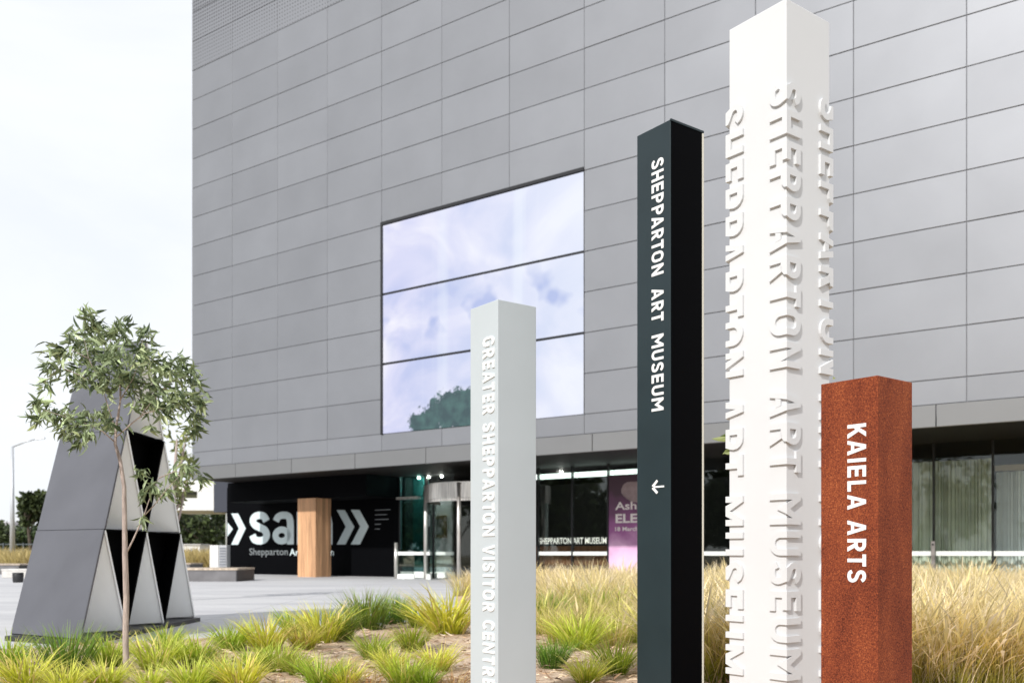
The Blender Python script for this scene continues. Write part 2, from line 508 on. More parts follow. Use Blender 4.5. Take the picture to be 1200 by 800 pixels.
GL['A'] = (.77, [[(0, 0), (.20, 0), (.385, .76), (.385, 1), (.28, 1)], [(.77, 0), (.49, 1), (.385, 1), (.385, .76), (.57, 0)],
                 [(_x(.2), .2), (.77 - _x(.2), .2), (.77 - _x(.36), .36), (_x(.36), .36)]])
GL['V'] = (.72, [[(0, 1), (.26, 0), (.36, 0), (.36, .26), (.20, 1)], [(.72, 1), (.52, 1), (.36, .26), (.36, 0), (.46, 0)]])
GL['N'] = (.74, [rect(0, 0, W, 1), rect(.74 - W, 0, .74, 1), [(W, 1), (W, .64), (.74 - W, 0), (.74 - W, .36)]])
GL['M'] = (.90, [rect(0, 0, W, 1), rect(.90 - W, 0, .90, 1), [(W, 1), (W, .66), (.45, .24), (.45, .56)], [(.90 - W, 1), (.45, .56), (.45, .24), (.90 - W, .66)]])
GL['O'] = (.74, ribbon(arc(.37, .66, .37 - A_, .34 - A_, 0, 180, 10) + arc(.37, .34, .37 - A_, .34 - A_, 180, 360, 10), True))
GL['U'] = (.70, ribbon([(A_, 1), (A_, .7)] + arc(.35, .34, .35 - A_, .34 - A_, 180, 360, 10) + [(.70 - A_, .7), (.70 - A_, 1)]))
GL['C'] = (.66, ribbon(arc(.36, .66, .36 - A_, .34 - A_, 25, 180, 10) + arc(.36, .34, .36 - A_, .34 - A_, 180, 335, 10)))
GL['G'] = (.70, ribbon(arc(.36, .66, .36 - A_, .34 - A_, 25, 180, 10) + arc(.36, .34, .36 - A_, .34 - A_, 180, 345, 10)) +
           [rect(.40, .40, .70, .56), rect(.70 - W, .25, .70, .40)])
GL['S'] = (.64, ribbon(crom([(.545, .765), (.46, .875), (.31, .91), (.15, .86), (.095, .735), (.16, .60), (.32, .52), (.48, .43), (.545, .275), (.49, .14), (.32, .09), (.15, .125), (.075, .245)], 3)))
GL['K'] = (.70, [rect(0, 0, W, 1), [(W, .34), (W + .01, .34), (.68, 1), (.44, 1), (W, .62)], [(.255, .475), (.375, .63), (.72, 0), (.485, 0)]])

KERN = {'PA': .12, 'RT': .06, 'TO': .08, 'AR': .0, 'AT': .12, 'KA': .08, 'LA': .02, 'TR': .0, 'EA': .03, 'RA': .05, 'VI': .02}
def layout(text, gap=0.16, space=0.42):
    x = 0; out = []; prev = ''
    for ch in text:
        if ch == ' ': x += space; prev = ''; continue
        x -= KERN.get(prev + ch, 0); prev = ch
        w, polys = GL[ch]
        out.append((ch, [[(px + x, py) for px, py in q] for q in polys])); x += w + gap
    return x - gap, out

def raised_text(text, length, cap, thick, fmap, material, parent, split=None, gap=0.16, space=0.42, name='letter'):
    """each letter one raised mesh; fmap(along, up, out) -> local point. split = 'up' value of a fold line"""
    tot, gl = layout(text, gap, space)
    k = length / tot
    for ch, polys in gl:
        bm = bmesh.new()
        for q in polys:
            lo = [bm.verts.new((x * k, y * cap, 0)) for x, y in q]
            hi = [bm.verts.new((x * k, y * cap, thick)) for x, y in q]
            n = len(q)
            bm.faces.new(hi); bm.faces.new(list(reversed(lo)))
            for i in range(n):
                j = (i + 1) % n
                bm.faces.new((lo[i], lo[j], hi[j], hi[i]))
        if split is not None:
            bmesh.ops.bisect_plane(bm, geom=bm.verts[:] + bm.edges[:] + bm.faces[:], plane_co=(0, split, 0), plane_no=(0, 1, 0))
        for v in bm.verts: v.co = fmap(*v.co)
        bmesh.ops.recalc_face_normals(bm, faces=bm.faces)
        me = bpy.data.meshes.new(name); bm.to_mesh(me); bm.free()
        me.materials.append(material)
        add(name, me, parent)

def font_mesh(text, offset=0.0):
    """flat mesh of a string in Blender's built-in font"""
    cu = bpy.data.curves.new('lettering', 'FONT'); cu.body = text; cu.offset = offset; cu.resolution_u = 4
    o = bpy.data.objects.new('lettering', cu); COL.objects.link(o)
    dg = bpy.context.evaluated_depsgraph_get()
    me = bpy.data.meshes.new_from_object(o.evaluated_get(dg))
    COL.objects.unlink(o); bpy.data.objects.remove(o); bpy.data.curves.remove(cu)
    return me

def font_fit(name, text, s0, s1, z0, z1, y, material, parent, offset=0.0):
    """string fitted to a rectangle of the local xz plane at depth y, facing -y"""
    me = font_mesh(text, offset)
    co = np.empty(len(me.vertices) * 3); me.vertices.foreach_get('co', co); co = co.reshape(-1, 3)
    mn, mxx = co.min(0), co.max(0)
    o2 = np.empty_like(co)
    o2[:, 0] = s0 + (co[:, 0] - mn[0]) / (mxx[0] - mn[0]) * (s1 - s0)
    o2[:, 2] = z0 + (co[:, 1] - mn[1]) / (mxx[1] - mn[1]) * (z1 - z0)
    o2[:, 1] = y
    me.vertices.foreach_set('co', o2.ravel())
    me.materials.clear(); me.materials.append(material); me.update()
    return add(name, me, parent)

# ================================================================== THE SETTING
M['ground'] = mat('dry_ground', (0.22, 0.18, 0.11), 0.95, var=0.35, nscale=0.3, bump=0.4, bscale=3)
MB().poly([(-900, -300, -0.06), (900, -300, -0.06), (900, 1500, -0.06), (-900, 1500, -0.06)]).build('ground', M['ground'])['kind'] = 'structure'

def plaza_mat():
    m = mat('plaza_concrete', (0.50, 0.495, 0.50), 0.75, 0, 0.35, bump=0.08, bscale=60)
    t = m.node_tree; b = t.nodes['Principled BSDF']; N = t.nodes.new; K = t.links.new
    co = N('ShaderNodeTexCoord')
    mpn = N('ShaderNodeMapping'); mpn.inputs['Rotation'].default_value = (0, 0, R(35)); mpn.inputs['Scale'].default_value = (0.12, 0.5, 1)
    K(co.outputs['Object'], mpn.inputs['Vector'])
    n1 = N('ShaderNodeTexNoise'); n1.inputs['Scale'].default_value = 1.5; n1.inputs['Detail'].default_value = 6; n1.inputs['Roughness'].default_value = .6
    K(mpn.outputs[0], n1.inputs['Vector'])
    n2 = N('ShaderNodeTexNoise'); n2.inputs['Scale'].default_value = 25; n2.inputs['Detail'].default_value = 4
    K(co.outputs['Object'], n2.inputs['Vector'])
    av = N('ShaderNodeMath'); av.operation = 'MULTIPLY_ADD'; av.inputs[1].default_value = 0.35
    K(n2.outputs['Fac'], av.inputs[0]); K(n1.outputs['Fac'], av.inputs[2])
    rp = N('ShaderNodeValToRGB'); e = rp.color_ramp.elements
    e[0].position = 0.50; e[0].color = (0.40, 0.40, 0.415, 1); e[1].position = 0.82; e[1].color = (0.54, 0.537, 0.542, 1)
    K(av.outputs[0], rp.inputs['Fac']); K(rp.outputs[0], b.inputs['Base Color'])
    return m
M['plaza'] = plaza_mat()
# concrete bays with recessed joints
pz = MB()
for i in range(10):
    for j in range(11):
        x0 = -34 + i * 4.2; y0 = 6 + j * 4.2
        pz.box(x0 + .006, x0 + 4.194, y0 + .006, y0 + 4.194, -0.05, 0.0)
plaza = pz.build('plaza', M['plaza']); plaza['kind'] = 'structure'
MB().poly([(-34, 6, -0.012), (8, 6, -0.012), (8, 52.2, -0.012), (-34, 52.2, -0.012)]).build('plaza_joint_sand', mat('joint_sand', (0.22, 0.21, 0.2), 0.9))['kind'] = 'structure'

def mulch_mat():
    m = mat('mulch', (0.30, 0.2, 0.13), 0.95, bump=0.9, bscale=35)
    t = m.node_tree; b = t.nodes['Principled BSDF']; N = t.nodes.new; K = t.links.new
    co = N('ShaderNodeTexCoord')
    n1 = N('ShaderNodeTexNoise'); n1.inputs['Scale'].default_value = 14; n1.inputs['Detail'].default_value = 8; n1.inputs['Roughness'].default_value = .7
    n2 = N('ShaderNodeTexNoise'); n2.inputs['Scale'].default_value = 1.2; n2.inputs['Detail'].default_value = 3
    K(co.outputs['Object'], n1.inputs['Vector']); K(co.outputs['Object'], n2.inputs['Vector'])
    av = N('ShaderNodeMath'); av.operation = 'ADD'; K(n1.outputs['Fac'], av.inputs[0]); K(n2.outputs['Fac'], av.inputs[1])
    rp = N('ShaderNodeValToRGB'); e = rp.color_ramp.elements
    e[0].position = 0.78; e[0].color = (0.22, 0.13, 0.085, 1); e[1].position = 1.2; e[1].color = (0.68, 0.54, 0.40, 1)
    e2 = e.new(1.0); e2.color = (0.47, 0.33, 0.23, 1)
    K(av.outputs[0], rp.inputs['Fac']); K(rp.outputs[0], b.inputs['Base Color'])
    return m
M['mulch'] = mulch_mat()
# planting bed: a raised sheet of mulch in front of the plaza and up to the glazing on the right
BED = [(-9, 3), (-9, 8.6), (-5.1, 9.35), (-2.2, 11.7), (-0.75, 14.6), (-1.35, 22.5), (-1.2, 25.5), (1.2, 31.5), (14, 22.5), (14, 3)]
bedm = MB().hexa([(x, y, -0.03) for x, y in reversed(BED)][::-1], [(x, y, 0.05) for x, y in BED])
bed = bedm.build('planting_bed', M['mulch']); bed['kind'] = 'structure'
# thin concrete kerb along the bed's edge
kb = MB()
for (x0, y0), (x1, y1) in zip(BED[1:7], BED[2:8]):
    d_ = Vector((x1 - x0, y1 - y0, 0)).normalized(); n_ = Vector((-d_.y, d_.x, 0)) * 0.09
    a, c = Vector((x0, y0, 0)), Vector((x1, y1, 0))
    ring = [a, c, c + n_, a + n_]
    kb.hexa([(p.x, p.y, -0.04) for p in ring], [(p.x, p.y, 0.035) for p in ring])
kb.build('bed_kerb', mat('kerb_concrete', (0.42, 0.41, 0.40), 0.85, var=.15))['kind'] = 'structure'

# ================================================================== MUSEUM BUILDING (local frame: x along facade, y inwards, z up)
VPX = -970.0
ex = Vector((600 - VPX, -F)).normalized()
ny = Vector((-ex.y, ex.x))
d0 = 49620 / (225 - VPX)
P0 = Vector(((225 - 600) * d0 / F, d0))
RZ = math.atan2(ex.y, ex.x)
def SL(px, o=0.0):
    """distance along the facade (and camera depth) where the sight line of column px meets the plane o metres inside"""
    r = ((px - 600) / F, 1.0)
    b = P0 + ny * o
    det = r[0] * (-ex.y) + ex.x * r[1]
    t = (b.x * (-ex.y) + ex.x * b.y) / det
    s = (r[0] * b.y - r[1] * b.x) / det
    return s, t
def LZ(px, py, o=0.0):
    s, t = SL(px, o)
    return s, CH + (HZ - py) * t / F

museum = empty('museum_building', (P0.x, P0.y, 0), RZ,
               'large museum with grey metal panel facade and glazed ground floor behind the sign posts', 'building')
JX = [0, 2.72, 5.56, 8.42, 11.27, 14.15, 17.07, 19.98, 22.78, 25.6, 28.3, 31.05, 33.85]
ROWH = 1.285; Z0 = 5.40; ZF0 = 4.20; ZF1 = 4.77
G = 0.009; GV = 0.006
def dented(x0, x1, z0, z1, m, y0=0.0):
    """panel with folded edges: face proud, edges turned in"""
    b = MB()
    i = 0.007
    dy = rng.uniform(-0.004, 0.004)
    f = [(x0 + i, y0 + dy, z0 + i), (x1 - i, y0 + dy, z0 + i), (x1 - i, y0 + dy, z1 - i), (x0 + i, y0 + dy, z1 - i)]
    r0 = [(x0, y0 + .006 + dy, z0), (x1, y0 + .006 + dy, z0), (x1, y0 + .006 + dy, z1), (x0, y0 + .006 + dy, z1)]
    r1 = [(a, y0 + .030, c) for a, _, c in r0]
    b.poly(f)
    for k in range(4):
        q = (k + 1) % 4
        b.poly([r0[k], r0[q], f[q], f[k]]); b.poly([r1[k], r1[q], r0[q], r0[k]])
    b.poly(list(reversed(r1)))
    return b.build('cladding_panel', m, museum)
rows = [(ZF1, Z0)] + [(Z0 + k * ROWH, Z0 + (k + 1) * ROWH) for k in range(17)]
for ri, (za, zb) in enumerate(rows):
    for ci in range(len(JX) - 1):
        if 1 <= ri <= 6 and 4 <= ci <= 6: continue           # the screen
        dented(JX[ci] + GV, JX[ci + 1] - GV, za + G, zb - G, M['perf'] if ri >= 14 else M['panel'])
FX = [-0.0, 3.0, 6.44, 9.95, 13.45, 16.9, 20.3, 23.7, 27.05, 30.35, 33.85]
for a, c in zip(FX, FX[1:]):
    o = MB().box(a + .012, c - .012, -0.05, 0.10, ZF0, ZF1 - .012).build('fascia_panel', M['fascia'], museum, bevel=.008)
TOP = rows[-1][1]
MB().box(0.05, 33.8, 0.036, 0.25, ZF1 - .3, TOP).build('backing_wall', M['gap'], museum)
sd = MB().box(0.0, 0.06, 0.26, 22, ZF0 + .02, TOP).box(33.79, 33.85, 0.26, 22, ZF0 + .02, TOP).box(0.0, 33.85, 22, 22.1, 0, TOP)
sd.build('outer_wall', M['panel'], museum)
MB().box(0.02, 33.83, 0.27, 21.98, TOP - .1, TOP + .05).build('roof', M['gap'], museum)
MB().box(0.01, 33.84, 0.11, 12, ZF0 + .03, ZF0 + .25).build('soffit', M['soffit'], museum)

# screen
scr = MB().box(JX[4] + .0, JX[7] - .0, 0.0, 0.034, Z0, Z0 + 6 * ROWH)
fr = scr.build('led_screen', M['frame'], museum)
MB().box(JX[4] - .01, JX[4] + .10, -0.05, -0.002, Z0 - .02, Z0 + 6 * ROWH + .1).build('screen_edge', M['frame'], fr)
MB().box(JX[4] + .10, JX[7], -0.05, -0.002, Z0 + 6 * ROWH - .01, Z0 + 6 * ROWH + .1).build('screen_edge', M['frame'], fr)
for k in range(3):
    za = Z0 + k * 2 * ROWH + (.01 if k == 0 else .045); zb = Z0 + (k + 1) * 2 * ROWH - .045
    MB().box(JX[4] + .10, JX[7] - .02, -0.02, -0.002, za, zb).build('screen_panel', M['led'], fr)

# black entrance wall with supergraphic
BW = 4.2
sL, _ = SL(266, BW); sR, _ = SL(468, BW)
wall = MB().box(sL, sR, BW, BW + .3, 0.0, ZF0 + .02).build('entrance_wall', M['black_wall'], museum)
MB().box(sL - 3.0, sL - .02, BW + 1.5, BW + 5, 3.15, 4.9).build('slate_box', M['slate'], museum)
MB().box(SL(266, 2.2)[0] + .05, sR - .01, 2.2, BW - .01, 3.34, ZF0 + .02).build('dropped_soffit', M['black_wall'], museum)
def chevron(pts):
    b = MB()
    q = [LZ(px, py, BW) for px, py in pts]
    f = [(s, BW - .02, z) for s, z in q]; k_ = [(s, BW - .002, z) for s, z in q]
    # two arms
    for idx in ((0, 1, 2, 5), (5, 2, 3, 4)):
        b.hexa([k_[i] for i in idx], [f[i] for i in idx])
    b.build('chevron_mark', M['print'], wall)
def crop4(p): return (220 + p[0] / 4, 520 + p[1] / 4)
chevron([crop4(p) for p in ((205, 325), (237, 325), (273, 395), (237, 471), (205, 471), (241, 395))])
chevron([crop4(p) for p in ((700, 309), (737, 309), (782, 387), (740, 470), (700, 470), (742, 387))])
chevron([crop4(p) for p in ((766, 308), (806, 308), (849, 386), (808, 470), (766, 470), (810, 386))])
# tip of the first chevron, cut off by the wall's end
q = [LZ(px, py, BW) for px, py in [crop4(p) for p in ((188, 368), (213, 398), (188, 432))]]
MB().hexa([(s, BW - .002, z) for s, z in q], [(s, BW - .02, z) for s, z in q]).build('chevron_mark', M['print'], wall)
LW = .25
LC = {'s': ribbon(crom([(.60, .70), (.52, .84), (.36, .885), (.20, .84), (.135, .73), (.20, .60), (.36, .52), (.54, .43), (.605, .28), (.53, .15), (.36, .11), (.19, .155), (.12, .29)], 4), w=.225),
      'a': ribbon(crom([(.12, .71), (.20, .84), (.36, .885), (.53, .84), (.585, .70), (.595, .45), (.595, .0)], 4), w=.215) +
           ribbon(arc(.31, .275, .205, .175, 0, 360, 16)[:-1], True, w=.195),
      'm': [rect(0, 0, .23, 1)] + ribbon([(.23, .62), (.30, .80), (.42, .88), (.53, .80), (.56, .62), (.56, 0)], w=.23) +
           ribbon([(.675, .62), (.75, .80), (.87, .88), (.98, .80), (1.01, .62), (1.01, 0)], w=.23)}
def wall_letter(ch, s0, s1, z0, z1):
    polys = LC[ch]; xs = [x for q in polys for x, _ in q]; ys = [y for q in polys for _, y in q]
    fx = lambda x: s0 + (x - min(xs)) / (max(xs) - min(xs)) * (s1 - s0)
    fz = lambda y: z0 + (y - min(ys)) / (max(ys) - min(ys)) * (z1 - z0)
    b = MB()
    for q in polys:
        b.hexa([(fx(x), BW - .002, fz(y)) for x, y in q], [(fx(x), BW - .012, fz(y)) for x, y in q])
    b.build('wall_letter', M['print'], wall)
for ch, a, c in (('s', 290, 386), ('a', 398, 498), ('m', 512, 679)):
    (s0, zt), (s1, zb) = LZ(*crop4((a, 318)), BW), LZ(*crop4((c, 470)), BW)
    wall_letter(ch, s0, s1, zb, zt)
(s0, zt), (s1, zb) = LZ(*crop4((290, 490)), BW), LZ(*crop4((470, 530)), BW)
font_fit('wall_lettering', 'Shepparton', s0, s1, zb, zt + .02, BW - .012, M['print_dim'], wall)
(s0, zt), (s1, zb) = LZ(*crop4((478, 490)), BW), LZ(*crop4((686, 523)), BW)
font_fit('wall_lettering', 'Art Museum', s0, s1, zb, zt, BW - .012, M['print'], wall, 0.012)
for k, wd in enumerate((0.9, 0.7, 0.8, 0.35, 0.3)):
    (s0, zt) = LZ(*crop4((878, 308 + k * 22)), BW)
    MB().box(s0, s0 + wd, BW - .012, BW - .002, zt - .03, zt).build('notice_line', M['print_dim'], wall)
# small dim red exit-sign sized mark is omitted in shade; red lamp head kept
(s0, z_) = LZ(*crop4((888, 205)), BW)
MB().box(s0, s0 + .10, BW - .06, BW - .002, z_ - .22, z_).build('wall_light', mat('dim_red', (0.12, 0.01, 0.01), .5), wall)

# timber column: boards wrapped round a core
cs, _ = SL(349, 2.0); c1, _ = SL(370, 2.0)
cw = c1 - cs; cd_ = cw * .8; CY = 2.0
colm = MB().box(cs + .02, cs + cw - .02, CY + .02, CY + cd_ - .02, 0, 3.36).build('timber_column', M['black_wall'], museum)
nb = 5
for k in range(nb):
    a = cs + k * cw / nb
    MB().box(a + .003, a + cw / nb - .003, CY - .005, CY + .022, 0.0, 3.335).build('board', M['timber'], colm)
    y_ = CY + .025 + k * (cd_ - .03) / nb
    MB().box(cs + cw - .022, cs + cw + .005, y_ + .003, y_ + (cd_ - .03) / nb - .003, 0.0, 3.335).build('board', M['timber'], colm)
    MB().box(cs - .005, cs + .022, y_ + .003, y_ + (cd_ - .03) / nb - .003, 0.0, 3.335).build('board', M['timber'], colm)

# glazing line
GO = 4.2
MULL = [8.42, 9.85, 11.35, 12.85, 14.05, 15.44, 16.96, 18.48, 20.0] + [20.0 + 1.575 * k for k in range(1, 9)]
MULL = [m_ for m_ in MULL if m_ < 33.9]
for i, s in enumerate(MULL):
    if s > 10.9 and s < 15.3: continue
    w_ = .05
    MB().box(s - w_ / 2, s + w_ / 2, GO - .06, GO + .08, 0.0, ZF0 + .03).build('mullion', M['frame'], museum)
for a, c in zip(MULL, MULL[1:]):
    if a > 10.8 and c < 15.5: continue          # open behind the drum
    g_ = M['green_glass'] if a < 9.8 else M['clear_glass']
    b = MB().box(a + .026, c - .026, GO, GO + .012, 0.25, ZF0 + .03)
    pane = b.build('glass_pane', g_, museum)
    MB().box(a + .026, c - .026, GO - .004, GO - .001, 0.93, 1.065).build('white_film_strip', M['film'], pane)
    MB().box(a + .026, c - .026, GO - .03, GO + .06, 0.0, 0.24).build('sill', M['film'] if a < 13.5 else M['frame'], pane)
# interior shell
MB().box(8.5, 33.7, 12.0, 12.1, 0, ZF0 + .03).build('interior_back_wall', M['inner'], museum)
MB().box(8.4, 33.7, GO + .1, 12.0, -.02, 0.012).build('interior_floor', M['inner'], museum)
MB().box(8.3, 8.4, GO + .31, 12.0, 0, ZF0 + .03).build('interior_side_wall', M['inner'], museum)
# lit ceiling strip just inside the glass
for a, c in ((13.95, 15.41), (15.47, 16.93), (16.99, 18.45), (18.51, 19.97), (20.03, 21.5)):
    MB().box(a + .02, c - .02, GO + .35, GO + .5, 3.85, 4.03).build('light_strip', M['striplight'], museum)
# white wall with picture seen through the doors
pw0, _ = SL(499, 4.9); pw1, _ = SL(529, 4.9)
MB().box(pw0, pw1, 4.9, 5.0, 0.012, 3.45).build('partition_wall', M['inner_pale'], museum)
MB().box(8.42, pw0 - .01, 5.0, 5.1, 0.012, ZF0 + .02).build('teal_wall', mat('teal_paint', (.05, .17, .165), .6), museum)

dl = emit_mat('downlight_and_fill', (1, .97, .92), 480)  # one ceiling spot is real, the others added to light partition and picture
for s_, y_ in ((9.1, 4.6), (pw0 + .4, 4.62), (pw1 - .3, 4.62), (15.2, 6.2)):
    MB().tube([(s_, y_, ZF0 - .035), (s_, y_, ZF0 + .01)], .042, 12).build('downlight_and_fill', dl, museum)
# revolving door: drum canopy, posts, curved glass, leaves
door = MB()
dcx, dcy, dr = 13.1, 3.75, 2.2
def drum_pt(a, z, r=dr): return (dcx + r * math.sin(R(a)), dcy - r * math.cos(R(a)), z)
def drum_band(z0, z1, a0, a1, n, r, t=.05):
    b = MB()
    for k in range(n):
        u, v = a0 + (a1 - a0) * k / n, a0 + (a1 - a0) * (k + 1) / n
        ring0 = [drum_pt(u, z0, r), drum_pt(v, z0, r), drum_pt(v, z0, r - t), drum_pt(u, z0, r - t)]
        b.hexa(ring0, [(x, y, z1) for x, y, _ in ring0])
    return b
drum = drum_band(3.06, 3.62, -90, 90, 24, dr).build('revolving_door_drum', M['steel'], museum)
dlid = MB().hexa([drum_pt(a, 3.6, dr - .03) for a in range(-90, 91, 10)], [drum_pt(a, 3.66, dr - .03) for a in range(-90, 91, 10)]).build('drum_lid', M['steel'], drum)
drum_band(2.95, 3.05, -90, 90, 24, dr - .02, .08).build('drum_ring', M['steel'], drum)
for a in (-48, 14, 88):
    x, y, _ = drum_pt(a, 0)
    MB().tube([(x, y, 0), (x, y, 3.62)], .075, 12).build('drum_post', M['steel'], drum, smooth=True)
for a0, a1 in ((-85, -29), (29, 85)):
    drum_band(0.22, 2.95, a0, a1, 10, dr - .02, .012).build('curved_glass', M['clear_glass'], drum)
    drum_band(0.93, 1.065, a0, a1, 10, dr - .014, .004).build('white_film_strip', M['film'], drum)
    drum_band(0.0, 0.21, a0, a1, 10, dr - .01, .05).build('curved_sill', M['film'], drum)
for k in range(3):
    a = R(90 + 120 * k)
    b = MB(); dx, dy = math.cos(a), math.sin(a); nx, ny_ = -dy * .02, dx * .02
    rg = [(dcx + nx, dcy + ny_), (dcx + dx * 1.95 + nx, dcy + dy * 1.95 + ny_), (dcx + dx * 1.95 - nx, dcy + dy * 1.95 - ny_), (dcx - nx, dcy - ny_)]
    b.hexa([(x, y, .15) for x, y in rg], [(x, y, 2.9) for x, y in rg]).build('door_leaf', M['clear_glass'], drum)
    for f_ in (0.04, 1.93):
        MB().box(dcx + dx * f_ - .03, dcx + dx * f_ + .03, dcy + dy * f_ - .03, dcy + dy * f_ + .03, .02, 2.94).build('leaf_stile', M['frame'], drum)
# guard rail in front of the glass, left of the drum
gx, gy = SL(464, 2.0)[0], 2.0
rail = empty('glass_guard_rail', (0, 0, 0), 0, 'low glass guard panel with short steel post left of the revolving door', 'guard rail')
rail.matrix_world = Matrix.Translation((P0.x, P0.y, 0)) @ Matrix.Rotation(RZ, 4, 'Z')
MB().tube([(gx, gy, 0.012), (gx, gy, 1.42)], .07, 12).build('rail_post', M['steel'], rail, smooth=True)
x1, y1, _ = drum_pt(-60, 0)
MB().box(gx + .09, x1 - .08, gy, gy + .012, .2, 1.15).build('guard_glass', M['clear_glass'], rail)
MB().box(gx + .09, x1 - .08, gy - .006, gy - .002, .93, 1.065).build('white_film_strip', M['film'], rail)
MB().box(gx + .09, x1 - .08, gy - .03, gy + .04, .012, .19).build('guard_sill', M['film'], rail)
MB().box(8.45, 9.65, 3.9, 4.1, 3.26, 3.36).build('door_operator', M['steel'], museum)

def mus_thing(name, label, cat, group=None):
    o = empty(name, (P0.x, P0.y, 0), RZ, label, cat, group); return o
# picture on the partition
pic = mus_thing('framed_picture', 'small gold framed dark picture on white wall inside the glass entrance', 'picture')
(s0, zt), (s1, zb) = LZ(507.5, 604, 4.89), LZ(523.5, 630, 4.89)
goldm = mat('old_gold_frame', (0.20, 0.13, 0.045), 0.4, 0.5)
bfr = MB().box(s0, s1, 4.82, 4.898, zb, zb + .14).box(s0, s1, 4.82, 4.898, zt - .14, zt).box(s0, s0 + .12, 4.82, 4.898, zb + .14, zt - .14).box(s1 - .12, s1, 4.82, 4.898, zb + .14, zt - .14)
bfr.build('picture_frame', goldm, pic)
MB().box(s0 + .12, s1 - .12, 4.86, 4.896, zb + .14, zt - .14).build('canvas', mat('dark_canvas', (.05, .055, .05), .5, var=.5, nscale=4), pic)
cx_, cz_ = (s0 + s1) / 2, (zb + zt) / 2 + .1
MB().tube([(cx_, 4.855, cz_), (cx_, 4.8605, cz_)], .13, 12).build('painted_head', mat('dark_paint', (.006, .006, .007), .5), pic)
MB().hexa([(cx_ - .16, 4.86, zb + .15), (cx_ + .16, 4.86, zb + .15), (cx_ + .09, 4.86, cz_ - .1), (cx_ - .09, 4.86, cz_ - .1)],
          [(cx_ - .16, 4.857, zb + .15), (cx_ + .16, 4.857, zb + .15), (cx_ + .09, 4.857, cz_ - .1), (cx_ - .09, 4.857, cz_ - .1)]).build('painted_figure', mat('grey_paint', (.25, .27, .28), .5), pic)

# counter with white lettering behind the glass
ctr = mus_thing('reception_counter', 'brown counter with white capital letters behind the glass beside the purple poster', 'counter')
CO = 4.9
(s0, zt), (s1, _) = LZ(622, 628, CO), LZ(714, 628, CO)
MB().box(s0, s1, CO, CO + .8, .012, 1.28).build('counter_body', timber('brown_counter', (0.20, 0.09, 0.045)), ctr)
MB().box(s0 - .02, s1 + .02, CO - .03, CO + .83, 1.282, 1.34).build('counter_top', M['frame'], ctr)
(s0, zt), (s1, zb) = LZ(632, 627.0, CO), LZ(711, 633.0, CO)
lw = emit_mat('glowing_white_letter', (1, .97, .9), 0.55)  # emission put into plain white lettering to keep it bright
font_fit('counter_lettering', 'SHEPPARTON ART MUSEUM', s0, s1, 1.36, 1.60, CO - .02, lw, ctr, 0.02)
# poster banner
def poster_mat():
    m = mat('purple_poster_print', (0.2, .05, .18), .6)
    t = m.node_tree; b = t.nodes['Principled BSDF']; N = t.nodes.new; K = t.links.new
    co = N('ShaderNodeTexCoord'); sx = N('ShaderNodeSeparateXYZ'); K(co.outputs['Object'], sx.inputs[0])
    nz = N('ShaderNodeTexNoise'); nz.inputs['Scale'].default_value = 1.6; nz.inputs['Detail'].default_value = 5
    K(co.outputs['Object'], nz.inputs['Vector'])
    mr = N('ShaderNodeMapRange'); mr.inputs['From Min'].default_value = 0.2; mr.inputs['From Max'].default_value = 3.8
    K(sx.outputs['Z'], mr.inputs['Value'])
    ad = N('ShaderNodeMath'); ad.operation = 'MULTIPLY_ADD'; ad.inputs[1].default_value = 0.35; ad.inputs[2].default_value = -.17
    K(nz.outputs['Fac'], ad.inputs[0])
    a2 = N('ShaderNodeMath'); a2.operation = 'ADD'; K(mr.outputs[0], a2.inputs[0]); K(ad.outputs[0], a2.inputs[1])
    rp = N('ShaderNodeValToRGB'); e = rp.color_ramp.elements
    e[0].position = 0.12; e[0].color = (0.80, 0.58, 0.74, 1); e[1].position = 0.80; e[1].color = (0.07, 0.035, 0.055, 1)
    x = e.new(0.27); x.color = (0.70, 0.42, 0.63, 1); x = e.new(0.42); x.color = (0.34, 0.11, 0.30, 1)
    K(a2.outputs[0], rp.inputs['Fac']); K(rp.outputs[0], b.inputs['Base Color'])
    return m
PO = GO - .03
pst = mus_thing('poster_banner', 'tall purple exhibition poster with white words fixed to the glass', 'poster')
s0, _ = SL(713.5, PO); s1 = s0 + 3.05
MB().box(s0, s1, PO - .004, PO, .25, 3.82).build('poster_sheet', poster_mat(), pst)
pw = mat('poster_white', (.80, .74, .74), .6)
for tx, x0, x1, y0, y1, of in (('Ash', 721, 746, 588, 596.5, .018), ('ELE', 721.5, 747, 602, 612, .03), ('18 March', 721, 748, 617, 621.5, .025)):
    (a, zt), (c, zb) = LZ(x0, y0, PO), LZ(x1, y1, PO)
    font_fit('poster_lettering', tx, a, c, zb, zt, PO - .010, pw, pst, of)
(a, zt), (c, zb) = LZ(728, 563, PO), LZ(762, 586, PO)
MB().hexa([(a + (c - a) * .5 + (c - a) * .5 * math.cos(w), PO - .006, (zt + zb) / 2 + (zt - zb) * .5 * math.sin(w) * (1 + .15 * math.sin(3 * w))) for w in np.linspace(0, 2 * math.pi, 18)[:-1]],
          [(a + (c - a) * .5 + (c - a) * .5 * math.cos(w), PO - .008, (zt + zb) / 2 + (zt - zb) * .5 * math.sin(w) * (1 + .15 * math.sin(3 * w))) for w in np.linspace(0, 2 * math.pi, 18)[:-1]]).build('poster_figure', mat('poster_grey', (.30, .23, .24), .7, var=.3, nscale=3), pst)
